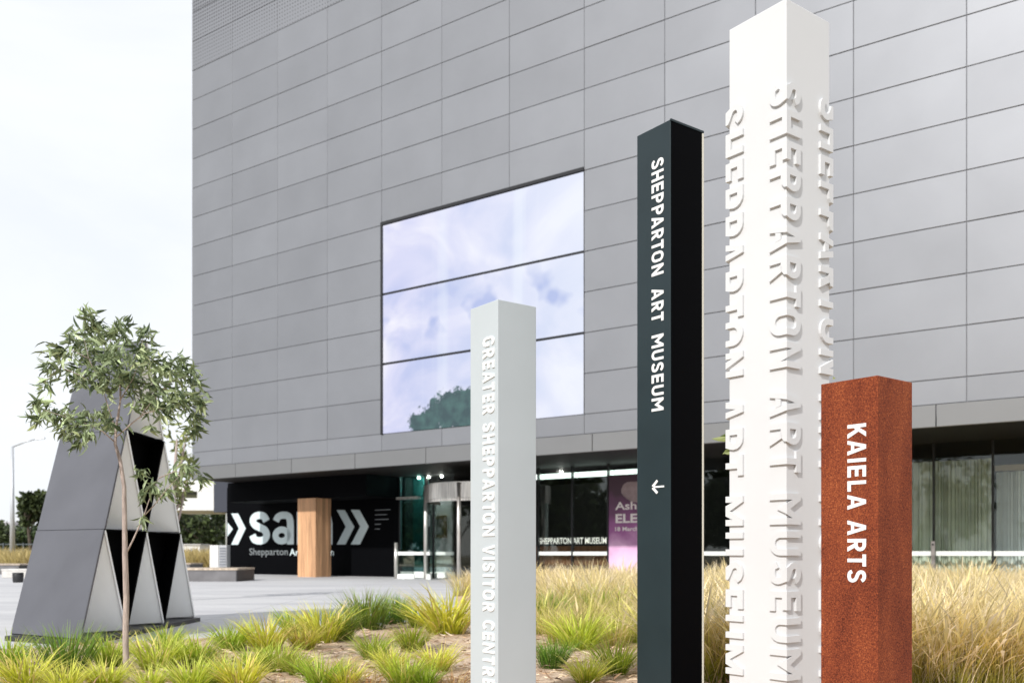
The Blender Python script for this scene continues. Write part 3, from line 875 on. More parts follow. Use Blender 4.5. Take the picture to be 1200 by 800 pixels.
# curtains
cm = mat('grey_green_curtain', (0.80, 0.84, 0.72), 0.9, var=.12, nscale=1.5)
cm2 = mat('pale_blue_curtain', (0.86, 0.9, 0.9), 0.9, var=.1, nscale=1.5)
def curtain(s0, s1, z1, m, label):
    o = mus_thing('curtain', label, 'curtain', 'curtains behind the right hand glazing')
    n = int((s1 - s0) / .035); v = []; ph = random.random() * 6
    for k in range(n + 1):
        s = s0 + (s1 - s0) * k / n
        y = GO + .45 + .075 * math.sin(s * 21 + ph + 1.3 * math.sin(s * 3.1)) + .03 * math.sin(s * 8.7)
        v.append((s, y))
    b = MB()
    for (a, ya), (c, yc) in zip(v, v[1:]):
        b.poly([(a, ya, .03), (c, yc, .03), (c, yc * 1.0, z1), (a, ya, z1)])
    me = b.mesh('curtain_cloth', m, True)
    bm = bmesh.new(); bm.from_mesh(me); bmesh.ops.remove_doubles(bm, verts=bm.verts, dist=1e-4); bm.to_mesh(me); bm.free()
    me.polygons.foreach_set('use_smooth', [True] * len(me.polygons))
    add('curtain_cloth', me, o)
    MB().tube([(s0 - .05, GO + .45, z1 + .03), (s1 + .05, GO + .45, z1 + .03)], .02, 8).build('curtain_rail', M['frame'], o)
curtain(26.4, 30.93, 3.75, cm, 'grey green pleated curtain behind the glass just right of the rust red post')
curtain(31.05, 33.6, 3.35, cm2, 'pale bluish pleated curtain behind the glass at the far right')
MB().box(31.05, 33.6, GO + .18, GO + .3, 3.36, 3.52).build('pelmet', mat('beige_pelmet', (.5, .4, .28), .7), museum)
# steel rail post standing at the right glazing
rp_ = mus_thing('door_handle_post', 'short weathered steel post before the curtained glass right of the rust red post', 'post')
hs_, hz_ = LZ(1093.5, 634, 4.0)
MB().box(hs_ - .055, hs_ + .055, 3.96, 4.08, 0.05, hz_).build('post_body', mat('weathered_steel', (.25, .23, .22), .5, .6, var=.3, nscale=6), rp_, bevel=.01)
MB().tube([(hs_, 3.95, hz_ - .09), (hs_, 3.97, hz_ - .09)], .03, 10).build('post_knob', M['frame'], rp_)

# ================================================================== SIGN POSTS
def post_frame(x, y, a_deg):
    a = R(a_deg)
    u = Vector((-math.cos(a), math.sin(a), 0)); v = Vector((math.sin(a), math.cos(a), 0))
    return u, v       # u: along the left face away from the near corner, v: along the right face
def rust_mat():
    m = mat('rusted_steel', (0.3, .08, .03), 0.85, 0, 0.25, bump=0.35, bscale=260)
    t = m.node_tree; b = t.nodes['Principled BSDF']; N = t.nodes.new; K = t.links.new
    co = N('ShaderNodeTexCoord')
    n1 = N('ShaderNodeTexNoise'); n1.inputs['Scale'].default_value = 150; n1.inputs['Detail'].default_value = 3; n1.inputs['Roughness'].default_value = .6
    n2 = N('ShaderNodeTexNoise'); n2.inputs['Scale'].default_value = 5; n2.inputs['Detail'].default_value = 5
    mpn = N('ShaderNodeMapping'); mpn.inputs['Scale'].default_value = (1, 1, .35)
    K(co.outputs['Object'], n1.inputs['Vector']); K(co.outputs['Object'], mpn.inputs['Vector']); K(mpn.outputs[0], n2.inputs['Vector'])
    ma = N('ShaderNodeMath'); ma.operation = 'MULTIPLY_ADD'; ma.inputs[1].default_value = .50
    K(n2.outputs['Fac'], ma.inputs[0]); K(n1.outputs['Fac'], ma.inputs[2])
    rp = N('ShaderNodeValToRGB'); e = rp.color_ramp.elements
    e[0].position = .545; e[0].color = (.075, .015, .007, 1); e[1].position = .99; e[1].color = (.44, .14, .05, 1)
    x = e.new(.73); x.color = (.19, .040, .016, 1); x = e.new(.85); x.color = (.28, .066, .022, 1)
    K(ma.outputs[0], rp.inputs['Fac']); K(rp.outputs[0], b.inputs['Base Color'])
    return m
M['white_post'] = mat('white_powder_coat', (0.625, 0.632, 0.642), 0.42, 0, .45, var=.02, nscale=1.5)
M['grey_post'] = mat('pale_grey_powder_coat', (0.47, 0.515, 0.54), 0.45, 0, .4, var=.03, nscale=2)
M['teal_post'] = mat('dark_teal_coat', (0.014, 0.026, 0.031), 0.42, 0, .35, var=.10, nscale=3)
M['black_gloss'] = mat('black_coat', (0.0018, 0.0018, 0.0024), 0.6, 0, .03)
M['rust'] = rust_mat()
M['letter_white'] = mat('white_letter', (0.82, 0.82, 0.82), 0.5)
M['brass_edge'] = mat('pale_edge_strip', (0.75, 0.72, 0.62), 0.4)

def sign_post(name, x, y, a, size, H, m, label, m_right=None):
    root = empty(name, (x, y, 0), 0, label, 'sign post')
    u, v = post_frame(x, y, a); s = size
    ring = [Vector((0, 0, 0)), v * s, u * s + v * s, u * s]
    b = MB().hexa([(p.x, p.y, .03) for p in ring], [(p.x, p.y, H) for p in ring])
    sh = b.build('shaft', m, root, bevel=.004)
    pl = [Vector((0, 0, 0)) - (u + v) * .02, v * (s + .02) - u * .02, (u + v) * (s + .02), u * (s + .02) - v * .02]
    MB().hexa([(p.x, p.y, .03) for p in pl], [(p.x, p.y, .062) for p in pl]).build('base_plate', m, root, bevel=.004)
    return root, u, v
Zc = lambda py, d: CH + (HZ - py) * d / F

# pale grey post: visitor centre
gd = 5.80
root, u, v = sign_post('sign_post', -0.087, 5.816, 53.3, .30, 2.559, M['grey_post'], 'pale grey square sign post with white visitor centre lettering, shorter than the dark one')
nL = -v
def flat_map(u, nL, size, f0, ztop):
    # along -> down, up -> from the left edge towards the near corner
    return lambda al, up, out: Vector(u * (size * (1 - f0) - up)) + nL * (out - .001) + Vector((0, 0, ztop - al))
M['grey_letter'] = mat('white_raised_letter', (0.80, 0.81, 0.81), 0.5)
raised_text('GREATER SHEPPARTON VISITOR CENTRE', (804 - 395) * 5.90 / F, .122, .008, flat_map(u, nL, .30, .49, Zc(395, 5.90)), M['grey_letter'], root, gap=.22, space=.45)

# dark post: art museum with arrow
root, u, v = sign_post('sign_post', 0.998, 5.966, 53.4, .30, 3.731, M['teal_post'], 'tall dark teal and black sign post lettered in white with a small arrow')
H = 3.731; s = .30
# black right-hand face, lid lip and pale edge strip
def slab(u0, u1, w0, w1, z0, z1): # along v from u0..u1, outward (-u) w0..w1
    rg = [v * u0 - u * w0, v * u0 - u * w1, v * u1 - u * w1, v * u1 - u * w0]
    return MB().hexa([(p.x, p.y, z0) for p in rg], [(p.x, p.y, z1) for p in rg])
slab(.006, s - .014, -.002, .004, .07, H - .012).build('side_panel', M['black_gloss'], root)
slab(s - .012, s + .002, -.002, .006, .07, H - .014).build('edge_strip', M['brass_edge'], root)
slab(-.002, s + .002, -.004, .007, H - .010, H + .003).build('cap_lip', M['teal_post'], root)
nL = -v
raised_text('SHEPPARTON  ART  MUSEUM', (481 - 186) * 6.05 / F, .105, .004, flat_map(u, nL, .30, .455, Zc(186, 6.05)), M['letter_white'], root, gap=.19, space=.36)
fm = flat_map(u, nL, .30, .47, Zc(562, 6.05))
ar = MB()
def arp(pts): 
    lo = [fm(a, b, 0) for a, b in pts]; hi = [fm(a, b, .004) for a, b in pts]
    ar.hexa(lo, hi)
al_, au = 16 * 6.05 / F, .105     # screen height of the mark, width of the mark
t_ = .011
arp([(al_ / 2 - t_ / 2, .012), (al_ / 2 - t_ / 2, au), (al_ / 2 + t_ / 2, au), (al_ / 2 + t_ / 2, .012)])
arp([(al_ / 2 - .008, -.004), (al_ / 2, .014), (.010, .052), (-.002, .040)])
arp([(al_ / 2, .014), (al_ / 2 + .008, -.004), (al_ + .002, .040), (al_ - .010, .052)])
ar.build('arrow_mark', M['letter_white'], root)

# white post with letters folded round its corners
wx, wy, ws, wa = 1.512, 5.221, .40, 52.9
root, u, v = sign_post('sign_post', wx, wy, wa, ws, 4.058, M['white_post'], 'tallest sign post, all white, with raised museum letters folded round its corners')
def wrap_map(corner, dl, dr_, nl, nr, ztop, half):
    def f(al, up, out):
        s_ = up - half
        if s_ < -1e-5: p = corner + dl * (-s_) + nl * (out - .001)
        elif s_ > 1e-5: p = corner + dr_ * s_ + nr * (out - .001)
        else: p = corner + (nl + nr) * (out - .001)
        # mitre: points near the fold keep the outward offset of their own face
        return Vector((p.x, p.y, ztop - al))
    return f
ztop = Zc(95, 5.22); ln = (797 - 95) * 5.22 / F
O = Vector((0, 0, 0))
for corner, dl, dr_, nl, nr in ((O, u, v, -v, -u), (u * ws, v, -u, u, -v), (v * ws, -v, u, -u, v)):
    raised_text('SHEPPARTON ART MUSEUM', ln, .215, .016, wrap_map(corner, dl, dr_, nl, nr, ztop, .105), M['white_post'], root, split=.105, gap=.20, space=.42)

# rust red post
root, u, v = sign_post('sign_post', 1.679, 4.347, 52.0, .30, 1.817, M['rust'], 'shortest sign post, rust red steel with white arts lettering, at the right')
raised_text('KAIELA ARTS', (682 - 497) * 4.44 / F, .096, .004, flat_map(u, -v, .30, .485, Zc(497, 4.44)), M['letter_white'], root, gap=.19, space=.36)

# ================================================================== SCULPTURE: house of cards in three tiers
M['card_grey'] = mat('grey_metal_card', (0.125, 0.127, 0.143), 0.40, 0.4, .4, var=.12, nscale=1.2)
M['card_white'] = mat('white_card', (0.88, 0.885, 0.885), 0.5, var=.02, nscale=3)
M['card_black'] = mat('black_card', (0.002, 0.002, 0.0025), 0.7, 0, .03)
sx0, sy0 = -4.65, 10.2
scu = empty('card_sculpture', (sx0, sy0, 0), 0, 'angular metal sculpture like a three tier house of cards on the plaza', 'sculpture')
EXT = Vector((-1.13, .72, 0)); SWD = 3.70; SH = 3.72; T = .045
cell = SWD / 3; ch_ = (SH - .06) / 3
def card(p, q, m, name):
    """plate between front-plane points p, q (y,z), extruded along EXT, thickness T"""
    p = Vector((0, p[0], p[1])); q = Vector((0, q[0], q[1]))
    d = (q - p).normalized(); n = Vector((0, -d.z, d.y)) * (T / 2)
    a, b, c, e = p + n, p - n, q - n, q + n
    ringb = [a, b, b + EXT, a + EXT]; ringt = [e, c, c + EXT, e + EXT]
    MB().hexa(ringb, ringt).build(name, m, scu, bevel=.004, seg=1)
O0 = Vector((0, 0, 0))
def tri3(a, b, c, oa, ob, oc, m, name):
    f = [Vector(a) + oa, Vector(b) + ob, Vector(c) + oc]
    MB().hexa([p + EXT * .01 for p in f], [p + EXT * .03 for p in f]).build(name, m, scu)
for tier in range(3):
    z0 = .06 + tier * ch_; z1 = z0 + ch_ - .014
    y0 = tier * cell / 2
    for k in range(3 - tier):
        ya = y0 + k * cell
        card((ya + (.015 if tier == 0 else .004), z0 + (.01 if tier == 0 else -.013)), (ya + cell / 2 - .010, z1), M['card_grey'] if k == 0 else M['card_black'], 'leaning_card')
        card((ya + cell / 2 + .012, z1), (ya + cell - .015, z0 + .01), M['card_white'], 'leaning_card')
        e6 = EXT * .55
        tri3((0, ya + .03, z0 + .02), (0, ya + cell / 2, z1 - .01), (0, ya + cell - .03, z0 + .02), e6, O0, O0, M['card_white'], 'added_end_panel')  # added white sheet angled towards the sky so the opening reads bright
        if k < 2 - tier:
            tri3((0, ya + cell / 2 + .02, z1 - .01), (0, ya + cell, z0 + .04), (0, ya + 1.5 * cell - .02, z1 - .01), EXT * .2, EXT * .2, EXT * .2, M['card_black'], 'added_dark_panel')  # added black sheet keeping the void between tents dark
    if tier < 2:
        yb = y0 + cell / 2 - .02; ye = y0 + (3 - tier) * cell - cell / 2 + .02
        rg = [Vector((0, yb, 0)), Vector((0, ye, 0)), Vector((0, ye, 0)) + EXT, Vector((0, yb, 0)) + EXT]
        MB().hexa([(p.x, p.y, z1 + .002) for p in rg], [(p.x, p.y, z1 + .012) for p in rg]).build('tier_plate', M['card_black'], scu)
rg = [Vector((.06, -.10, 0)), Vector((.06, SWD + .05, 0)), Vector((-.02, SWD + .07, 0)) + EXT, Vector((-.03, -.07, 0)) + EXT]
MB().hexa([(p.x, p.y, .002) for p in rg], [(p.x, p.y, .055) for p in rg]).build('base_slab', mat('sculpture_base', (.03, .03, .033), .5), scu)

# ================================================================== FOLIAGE BUILDERS
def blades(n, spread, length, width, lean, curve, seg=4, flat=False, plume=0.0, seed=0):
    """numpy grass clump: returns verts, faces, t, r"""
    g = np.random.default_rng(seed)
    az = g.uniform(0, 2 * np.pi, n)
    rr = spread * np.sqrt(g.uniform(0, 1, n))
    bx, by = rr * np.cos(az), rr * np.sin(az)
    az2 = az + g.normal(0, .7, n)
    Ln = length * g.uniform(.55, 1.1, n); Wd = width * g.uniform(.7, 1.25, n)
    le = np.abs(g.normal(lean, lean * .5, n)) + .05 ; cu = curve * g.uniform(.4, 1.4, n)
    rv = g.uniform(0, 1, n)
    V = np.zeros((n, seg + 1, 2, 3)); Tt = np.zeros((n, seg + 1, 2)); Rr = np.repeat(rv, (seg + 1) * 2)
    px, py, pz = bx.copy(), by.copy(), np.zeros(n)
    sdx, sdy = -np.sin(az2 + g.normal(0, .5, n)), np.cos(az2 + g.normal(0, .5, n))
    isp = g.uniform(0, 1, n) < plume
    for k in range(seg + 1):
        f = k / seg
        w = Wd * np.where(f > .55, np.maximum(.06, (1 - f) / .45), .75 + .25 * f / .55)
        if plume:
            wp = Wd * (.5 if f < .6 else (2.6 if f < .95 else .5))
            w = np.where(isp, wp, w)
        V[:, k, 0] = np.stack([px - sdx * w / 2, py - sdy * w / 2, pz], 1)
        V[:, k, 1] = np.stack([px + sdx * w / 2, py + sdy * w / 2, pz], 1)
        Tt[:, k] = f
        ang = le + cu * (f + .5 / seg) ** 1.5
        st = Ln / seg
        px = px + np.sin(ang) * np.cos(az2) * st; py = py + np.sin(ang) * np.sin(az2) * st; pz = pz + np.cos(ang) * st
    V = V.reshape(-1, 3)
    base = (np.arange(n) * (seg + 1) * 2)[:, None, None]
    kk = (np.arange(seg) * 2)[None, :, None]
    Fq = base + kk + np.array([0, 1, 3, 2])[None, None, :]
    return V, Fq.reshape(-1, 4), Tt.reshape(-1), Rr

def np_mesh(name, V, Fq, t, r, m):
    me = bpy.data.meshes.new(name)
    k = Fq.shape[1]
    me.vertices.add(len(V)); me.vertices.foreach_set('co', V.astype(np.float32).ravel())
    me.loops.add(Fq.size); me.loops.foreach_set('vertex_index', Fq.astype(np.int32).ravel())
    me.polygons.add(len(Fq)); me.polygons.foreach_set('loop_start', (np.arange(len(Fq)) * k).astype(np.int32))
    for nm, arr in (('t', t), ('r', r)):
        at = me.attributes.new(nm, 'FLOAT', 'POINT'); at.data.foreach_set('value', arr.astype(np.float32))
    me.materials.append(m)
    me.update(calc_edges=True)
    return me

def leaf_shape(n_seg=3):
    """unit lance-shaped leaf along +x with a fold, verts & quads"""
    xs = [0, .3, .7, 1.0]; ws = [.05, .5, .36, .02]; zs = [0, .03, 0, -.12]
    V = []
    for x, w, z in zip(xs, ws, zs):
        V += [(x, -w, z + .18 * w), (x, 0, z), (x, w, z + .18 * w)]
    Fq = []
    for k in range(3):
        a = k * 3
        Fq += [(a, a + 1, a + 4, a + 3), (a + 1, a + 2, a + 5, a + 4)]
    return np.array(V), np.array(Fq)
LV, LF = leaf_shape()

def leaf_cloud(points, dirs, lens, wid, seed=0):
    """points/dirs arrays -> joined leaf mesh arrays"""
    g = np.random.default_rng(seed)
    n = len(points)
    D = dirs / np.linalg.norm(dirs, axis=1)[:, None]
    up = g.normal(0, 1, (n, 3)); S_ = np.cross(D, up); S_ /= np.linalg.norm(S_, axis=1)[:, None]
    Nn = np.cross(D, S_)
    V = points[:, None, :] + (LV[None, :, 0, None] * D[:, None, :]) * lens[:, None, None] + \
        (LV[None, :, 1, None] * S_[:, None, :]) * (lens * wid)[:, None, None] + (LV[None, :, 2, None] * Nn[:, None, :]) * lens[:, None, None]
    Fq = (np.arange(n) * len(LV))[:, None, None] + LF[None]
    t = np.repeat(g.uniform(0, 1, n), len(LV)); r = np.repeat(g.uniform(0, 1, n), len(LV))
    return V.reshape(-1, 3), Fq.reshape(-1, 4), t, r

M['bark'] = mat('young_bark', (0.40, 0.325, 0.29), 0.8, var=.3, nscale=14, bump=.4, bscale=60, stretch=(3, 3, .6))
M['bark_dark'] = mat('dark_bark', (0.09, 0.07, 0.055), 0.9, var=.3, nscale=6)
M['gum_leaf'] = leaf_mat('gum_leaf', (0.07, 0.10, 0.04), (0.42, 0.48, 0.27), .30, .30)
M['far_leaf'] = leaf_mat('far_leaf', (0.018, 0.030, 0.012), (0.075, 0.10, 0.035), .55, .2)
M['mid_leaf'] = leaf_mat('mid_leaf', (0.10, 0.14, 0.04), (0.36, 0.40, 0.16), .5, .4)

# ---------------- young gum tree in front of the sculpture
TD = 7.0
tree = empty('young_gum_tree', P(148, 834, TD), 0, 'slender young gum tree with sparse leafy crown in front of the sculpture', 'tree')
tl = tree.location.copy()
def TP(px, py, dd=0.0): return P(px, py, TD + dd) - tl
k_ = TD / F
tr = MB().tube([TP(148, 836), TP(148, 790), TP(147, 740), TP(148, 700), TP(146.5, 650), TP(146, 610), TP(145.5, 570), TP(141, 540), TP(135, 520), TP(136, 500), TP(141, 470), TP(140, 430), TP(128, 395)],
              [.024, .0225, .0215, .021, .020, .018, .0155, .013, .011, .009, .006, .004, .0025], 10)
trunk = tr.build('trunk', M['bark'], tree, smooth=True)
brs = [[(147, 650), (156, 632), (165, 612), (170, 600), (176, 582), (186, 560)],
       [(170, 603), (182, 590), (196, 572), (212, 556)], [(186, 560), (205, 552), (228, 556)],
       [(136, 512), (150, 500), (164, 488), (178, 470), (196, 455)], [(150, 499), (170, 484), (195, 478), (222, 485)],
       [(136, 505), (128, 480), (120, 455), (104, 420), (98, 395)], [(135, 518), (120, 505), (98, 495), (75, 488), (52, 480)],
       [(140, 470), (155, 445), (165, 420), (167, 398)], [(178, 470), (200, 448), (220, 440)], [(120, 455), (95, 440), (70, 430), (52, 448)],
       [(104, 420), (84, 410), (68, 412)], [(139, 490), (142, 460), (140, 430), (140, 395)]]
for i, b_ in enumerate(brs):
    dd = [random.uniform(-.22, .22) for _ in range(1)][0]
    pts = [TP(x, y, dd * j / (len(b_) - 1)) for j, (x, y) in enumerate(b_)]
    r0 = .008 if i < 1 else .005
    MB().tube(pts, [r0 * (1 - .75 * j / (len(b_) - 1)) for j in range(len(b_))], 6).build('branch', M['bark'], tree, smooth=True)
CL = [(104, 372, 7), (112, 382, 9), (146, 384, 7), (90, 395, 13), (118, 394, 14), (138, 392, 9), (168, 396, 10), (72, 412, 12), (105, 415, 18), (135, 418, 18), (165, 418, 16), (188, 430, 14),
      (62, 430, 9), (90, 440, 14), (120, 445, 18), (150, 446, 18), (180, 452, 18), (208, 430, 13), (224, 445, 11), (212, 465, 16), (234, 470, 8), (193, 476, 16), (226, 488, 11),
      (55, 450, 7), (45, 470, 6), (48, 488, 10), (68, 486, 13), (95, 490, 15), (122, 488, 13), (80, 502, 11), (104, 508, 9), (230, 502, 6), (134, 497, 8), (168, 470, 13),
      (165, 552, 6), (178, 570, 8), (203, 556, 8), (218, 546, 5), (236, 560, 5), (193, 574, 6), (168, 574, 3), (166, 606, 2), (176, 500, 3), (92, 518, 4)]
pts, dirs, lens = [], [], []
ctr0 = np.array(TP(140, 470))
for cx_, cy_, r_ in CL:
    dd = random.uniform(-.34, .34) if cy_ < 530 else random.uniform(-.12, .12)
    c0 = np.array(TP(cx_, cy_, dd))
    for _ in range(int(12 + r_ * r_ * .34)):
        q = rng.normal(0, 1, 3); q *= (r_ * k_) * 1.05 * rng.uniform(.25, 1.15) / max(1, np.linalg.norm(q) * .8)
        o_ = (c0 - ctr0); o_ = o_ / (np.linalg.norm(o_) + .01)
        d = o_ * .45 + rng.normal(0, .55, 3) + np.array([0, 0, -.4])
        pts.append(c0 + q); dirs.append(d); lens.append(rng.uniform(.055, .115))
pts, dirs, lens = np.array(pts), np.array(dirs), np.array(lens)
order = np.argsort(pts[:, 1])
near, rest = order[:290], order[290:]
V_, F_, t__, r__ = leaf_cloud(pts[rest], dirs[rest], lens[rest], .23, 5)
crown = add('crown', np_mesh('crown', V_, F_, t__, r__, M['gum_leaf']), tree); crown['kind'] = 'stuff'
variants = []
for q in range(6):
    vv = LV.copy(); vv[:, 1] *= .24; vv[:, 2] += -.06 * (q - 2) * vv[:, 0] ** 2
    variants.append(np_mesh('leaf', vv, LF, np.full(len(LV), q / 5), np.full(len(LV), (q * .37 + .2) % 1), M['gum_leaf']))
for i in near:
    o = bpy.data.objects.new('leaf', variants[i % 6]); o.parent = tree
    o.location = pts[i]
    rot = Vector(dirs[i]).normalized().to_track_quat('X', 'Z').to_matrix() @ Matrix.Rotation(random.uniform(-2.2, 2.2), 3, 'X')
    o.rotation_euler = rot.to_euler(); o.scale = (lens[i],) * 3
    COL.objects.link(o)

def gen_tree(name, loc, h, cr, nl, ls, m, label, trunk_h=.4, bark=None, group=None, seed=0, flat=.75, wid=.45):
    g = np.random.default_rng(seed)
    root = empty(name, loc, 0, label, 'tree', group)
    bk = bark or M['bark_dark']
    top = Vector((g.normal(0, .05) * h, g.normal(0, .05) * h, h * .85))
    MB().tube([(0, 0, -.05), tuple(top * .35), tuple(top * .7), tuple(top)], [h * .028, h * .022, h * .014, h * .004], 8).build('trunk', bk, root, smooth=True)
    lb = MB(); cl = []
    nlimb = 9
    for k in range(nlimb):
        a = k * 2.4 + g.uniform(-.4, .4); f = trunk_h + (1 - trunk_h) * k / nlimb * .8
        st = top * f
        e = Vector((math.cos(a) * cr * g.uniform(.5, .95), math.sin(a) * cr * g.uniform(.5, .95), h * (trunk_h + (1 - trunk_h) * g.uniform(.2, .95))))
        mid = st.lerp(e, .5) + Vector((0, 0, -.04 * h))
        lb.tube([tuple(st), tuple(mid), tuple(e)], [h * .010, h * .007, h * .002], 5)
        cl.append(e); cl.append(st.lerp(e, .65) + Vector(g.normal(0, .12 * cr, 3)))
    lb.build('limbs', bk, root, smooth=True)
    for _ in range(12):
        u_ = g.normal(0, 1, 3); u_ /= np.linalg.norm(u_)
        cl.append(Vector((u_[0] * cr * .7, u_[1] * cr * .7, h * (trunk_h + .5 * (1 - trunk_h)) + u_[2] * h * (1 - trunk_h) * .42)))
    cl = np.array(cl)
    idx = g.integers(0, len(cl), nl)
    rad = cr * .33 * g.uniform(.6, 1.1, len(cl))
    q = g.normal(0, 1, (nl, 3)); q /= np.linalg.norm(q, axis=1)[:, None]
    p = cl[idx] + q * (rad[idx] * g.uniform(.2, 1, nl) ** .6)[:, None] * np.array([1, 1, flat])
    d = q * .6 + g.normal(0, .6, (nl, 3)) + np.array([0, 0, -.25])
    V_, F_, t__, r__ = leaf_cloud(p, d, ls * g.uniform(.6, 1.3, nl), wid, seed)
    c = add('crown', np_mesh('crown', V_, F_, t__, r__, m), root); c['kind'] = 'stuff'
    return root

# small tree behind the sculpture's right edge, and saplings behind the white post
gen_tree('small_tree', (-7.30, 20.0, 0), 3.95, .62, 620, .16, M['mid_leaf'], 'slim pale green tree standing behind the right edge of the sculpture', .35, M['bark'], seed=3, wid=.4)
gen_tree('sapling', (P(912, 700, 8.6).x, 8.6, .05), 2.60, .50, 480, .13, M['mid_leaf'], 'small green sapling almost hidden behind the tallest white post', .55, M['bark'], seed=8, wid=.3)

# far trees at the left and behind the entrance corner
FT = [(-12, 92, 4.2, 2.6, 'dark bushy tree at the far left edge beyond the benches'),
      (14, 100, 3.8, 2.6, 'low dark tree behind the street lamp'),
      (38, 84, 6.4, 1.2, 'taller rounded tree showing above the dark tree row left of the sculpture'),
      (50, 96, 4.2, 2.8, 'dark wide tree just left of the sculpture, behind the dry grass'),
      (212, 80, 5.2, 2.6, 'dark tree under the white canopy just right of the sculpture'),
      (236, 74, 5.4, 3.0, 'dense dark tree under the white canopy, in the middle of the gap'),
      (258, 86, 6.0, 3.2, 'dark tree beside the black wall end behind the canopy column')]
for i, (px, d, h, r_, lb) in enumerate(FT):
    gen_tree('tree', (P(px, 0, d).x, d, -.06), h, r_, 1300, .5, M['far_leaf'], lb, .12 if i != 2 else .5, None, 'trees in the far background', seed=20 + i, wid=.55)
# unseen trees: right ones known from reflections, dense left ones added to block sky
for i, (x, y, h, r_) in enumerate(((-64, 34, 10, 5), (-62, 24, 9, 5), (-63, 14, 11, 5), (-60, 4, 10, 5), (-56, -5, 10, 5), (-46, -14, 11, 6), (-63, 29, 10, 5.5), (-62, 19, 9, 5.5), (-61, 9, 10, 5.5), (-58, 0, 10, 5.5), (-50, -9, 10, 5.5), (-36, -20, 11, 4.5), (-28, -27, 9, 4), (-20, -34, 12, 5), (-11, -38, 10, 4.2), (-2, -44, 12, 5))):
    gen_tree('tree', (x, y, -.06), h, r_, 2600 if x < -40 else 1500, 1.0 if x < -40 else .6, M['far_leaf'], 'big unseen tree mirrored in the museum glass', .06 if x < -40 else .2, None, 'unseen trees mirrored in the museum glass', seed=40 + i, wid=.55)

# ---------------- strappy tufts in the bed: five base meshes per kind, copied
M['tuft'] = blade_mat('strappy_green', (0.20, 0.29, 0.025), (0.38, 0.50, 0.040), (0.62, 0.68, 0.12), (0.70, 0.60, 0.18), .12, .42, .4)
M['tuft_yellow'] = blade_mat('strappy_yellow_green', (0.40, 0.44, 0.035), (0.64, 0.66, 0.07), (0.84, 0.80, 0.22), (0.84, 0.68, 0.26), .15, .42, .4)
M['tuft_dark'] = blade_mat('dark_green_blades', (0.08, 0.13, 0.018), (0.13, 0.23, 0.022), (0.28, 0.40, 0.05), (0.30, 0.26, 0.09), .08, .45, .25)
M['tuft_dry'] = blade_mat('dry_tuft_blades', (0.38, 0.27, 0.12), (0.52, 0.38, 0.18), (0.62, 0.48, 0.26), (0.60, 0.30, 0.12), .25, .6, .3)
def tuft_mesh(kind, q):
    if kind == 'dark': a = blades(420, .12, .46, .006, .24, .45, 4, seed=100 + q)
    elif kind == 'dry': a = blades(130, .12, .34, .006, .42, .7, 4, seed=130 + q)
    else: a = blades(260, .10, .46, .0095, .36, .80, 5, seed=160 + q)
    return a
TM = {}
for kd, mm in (('green', 'tuft'), ('yellow', 'tuft_yellow'), ('dark', 'tuft_dark'), ('dry', 'tuft_dry')):
    TM[kd] = [np_mesh('tuft', *tuft_mesh(kd, q), M[mm]) for q in range(4)]
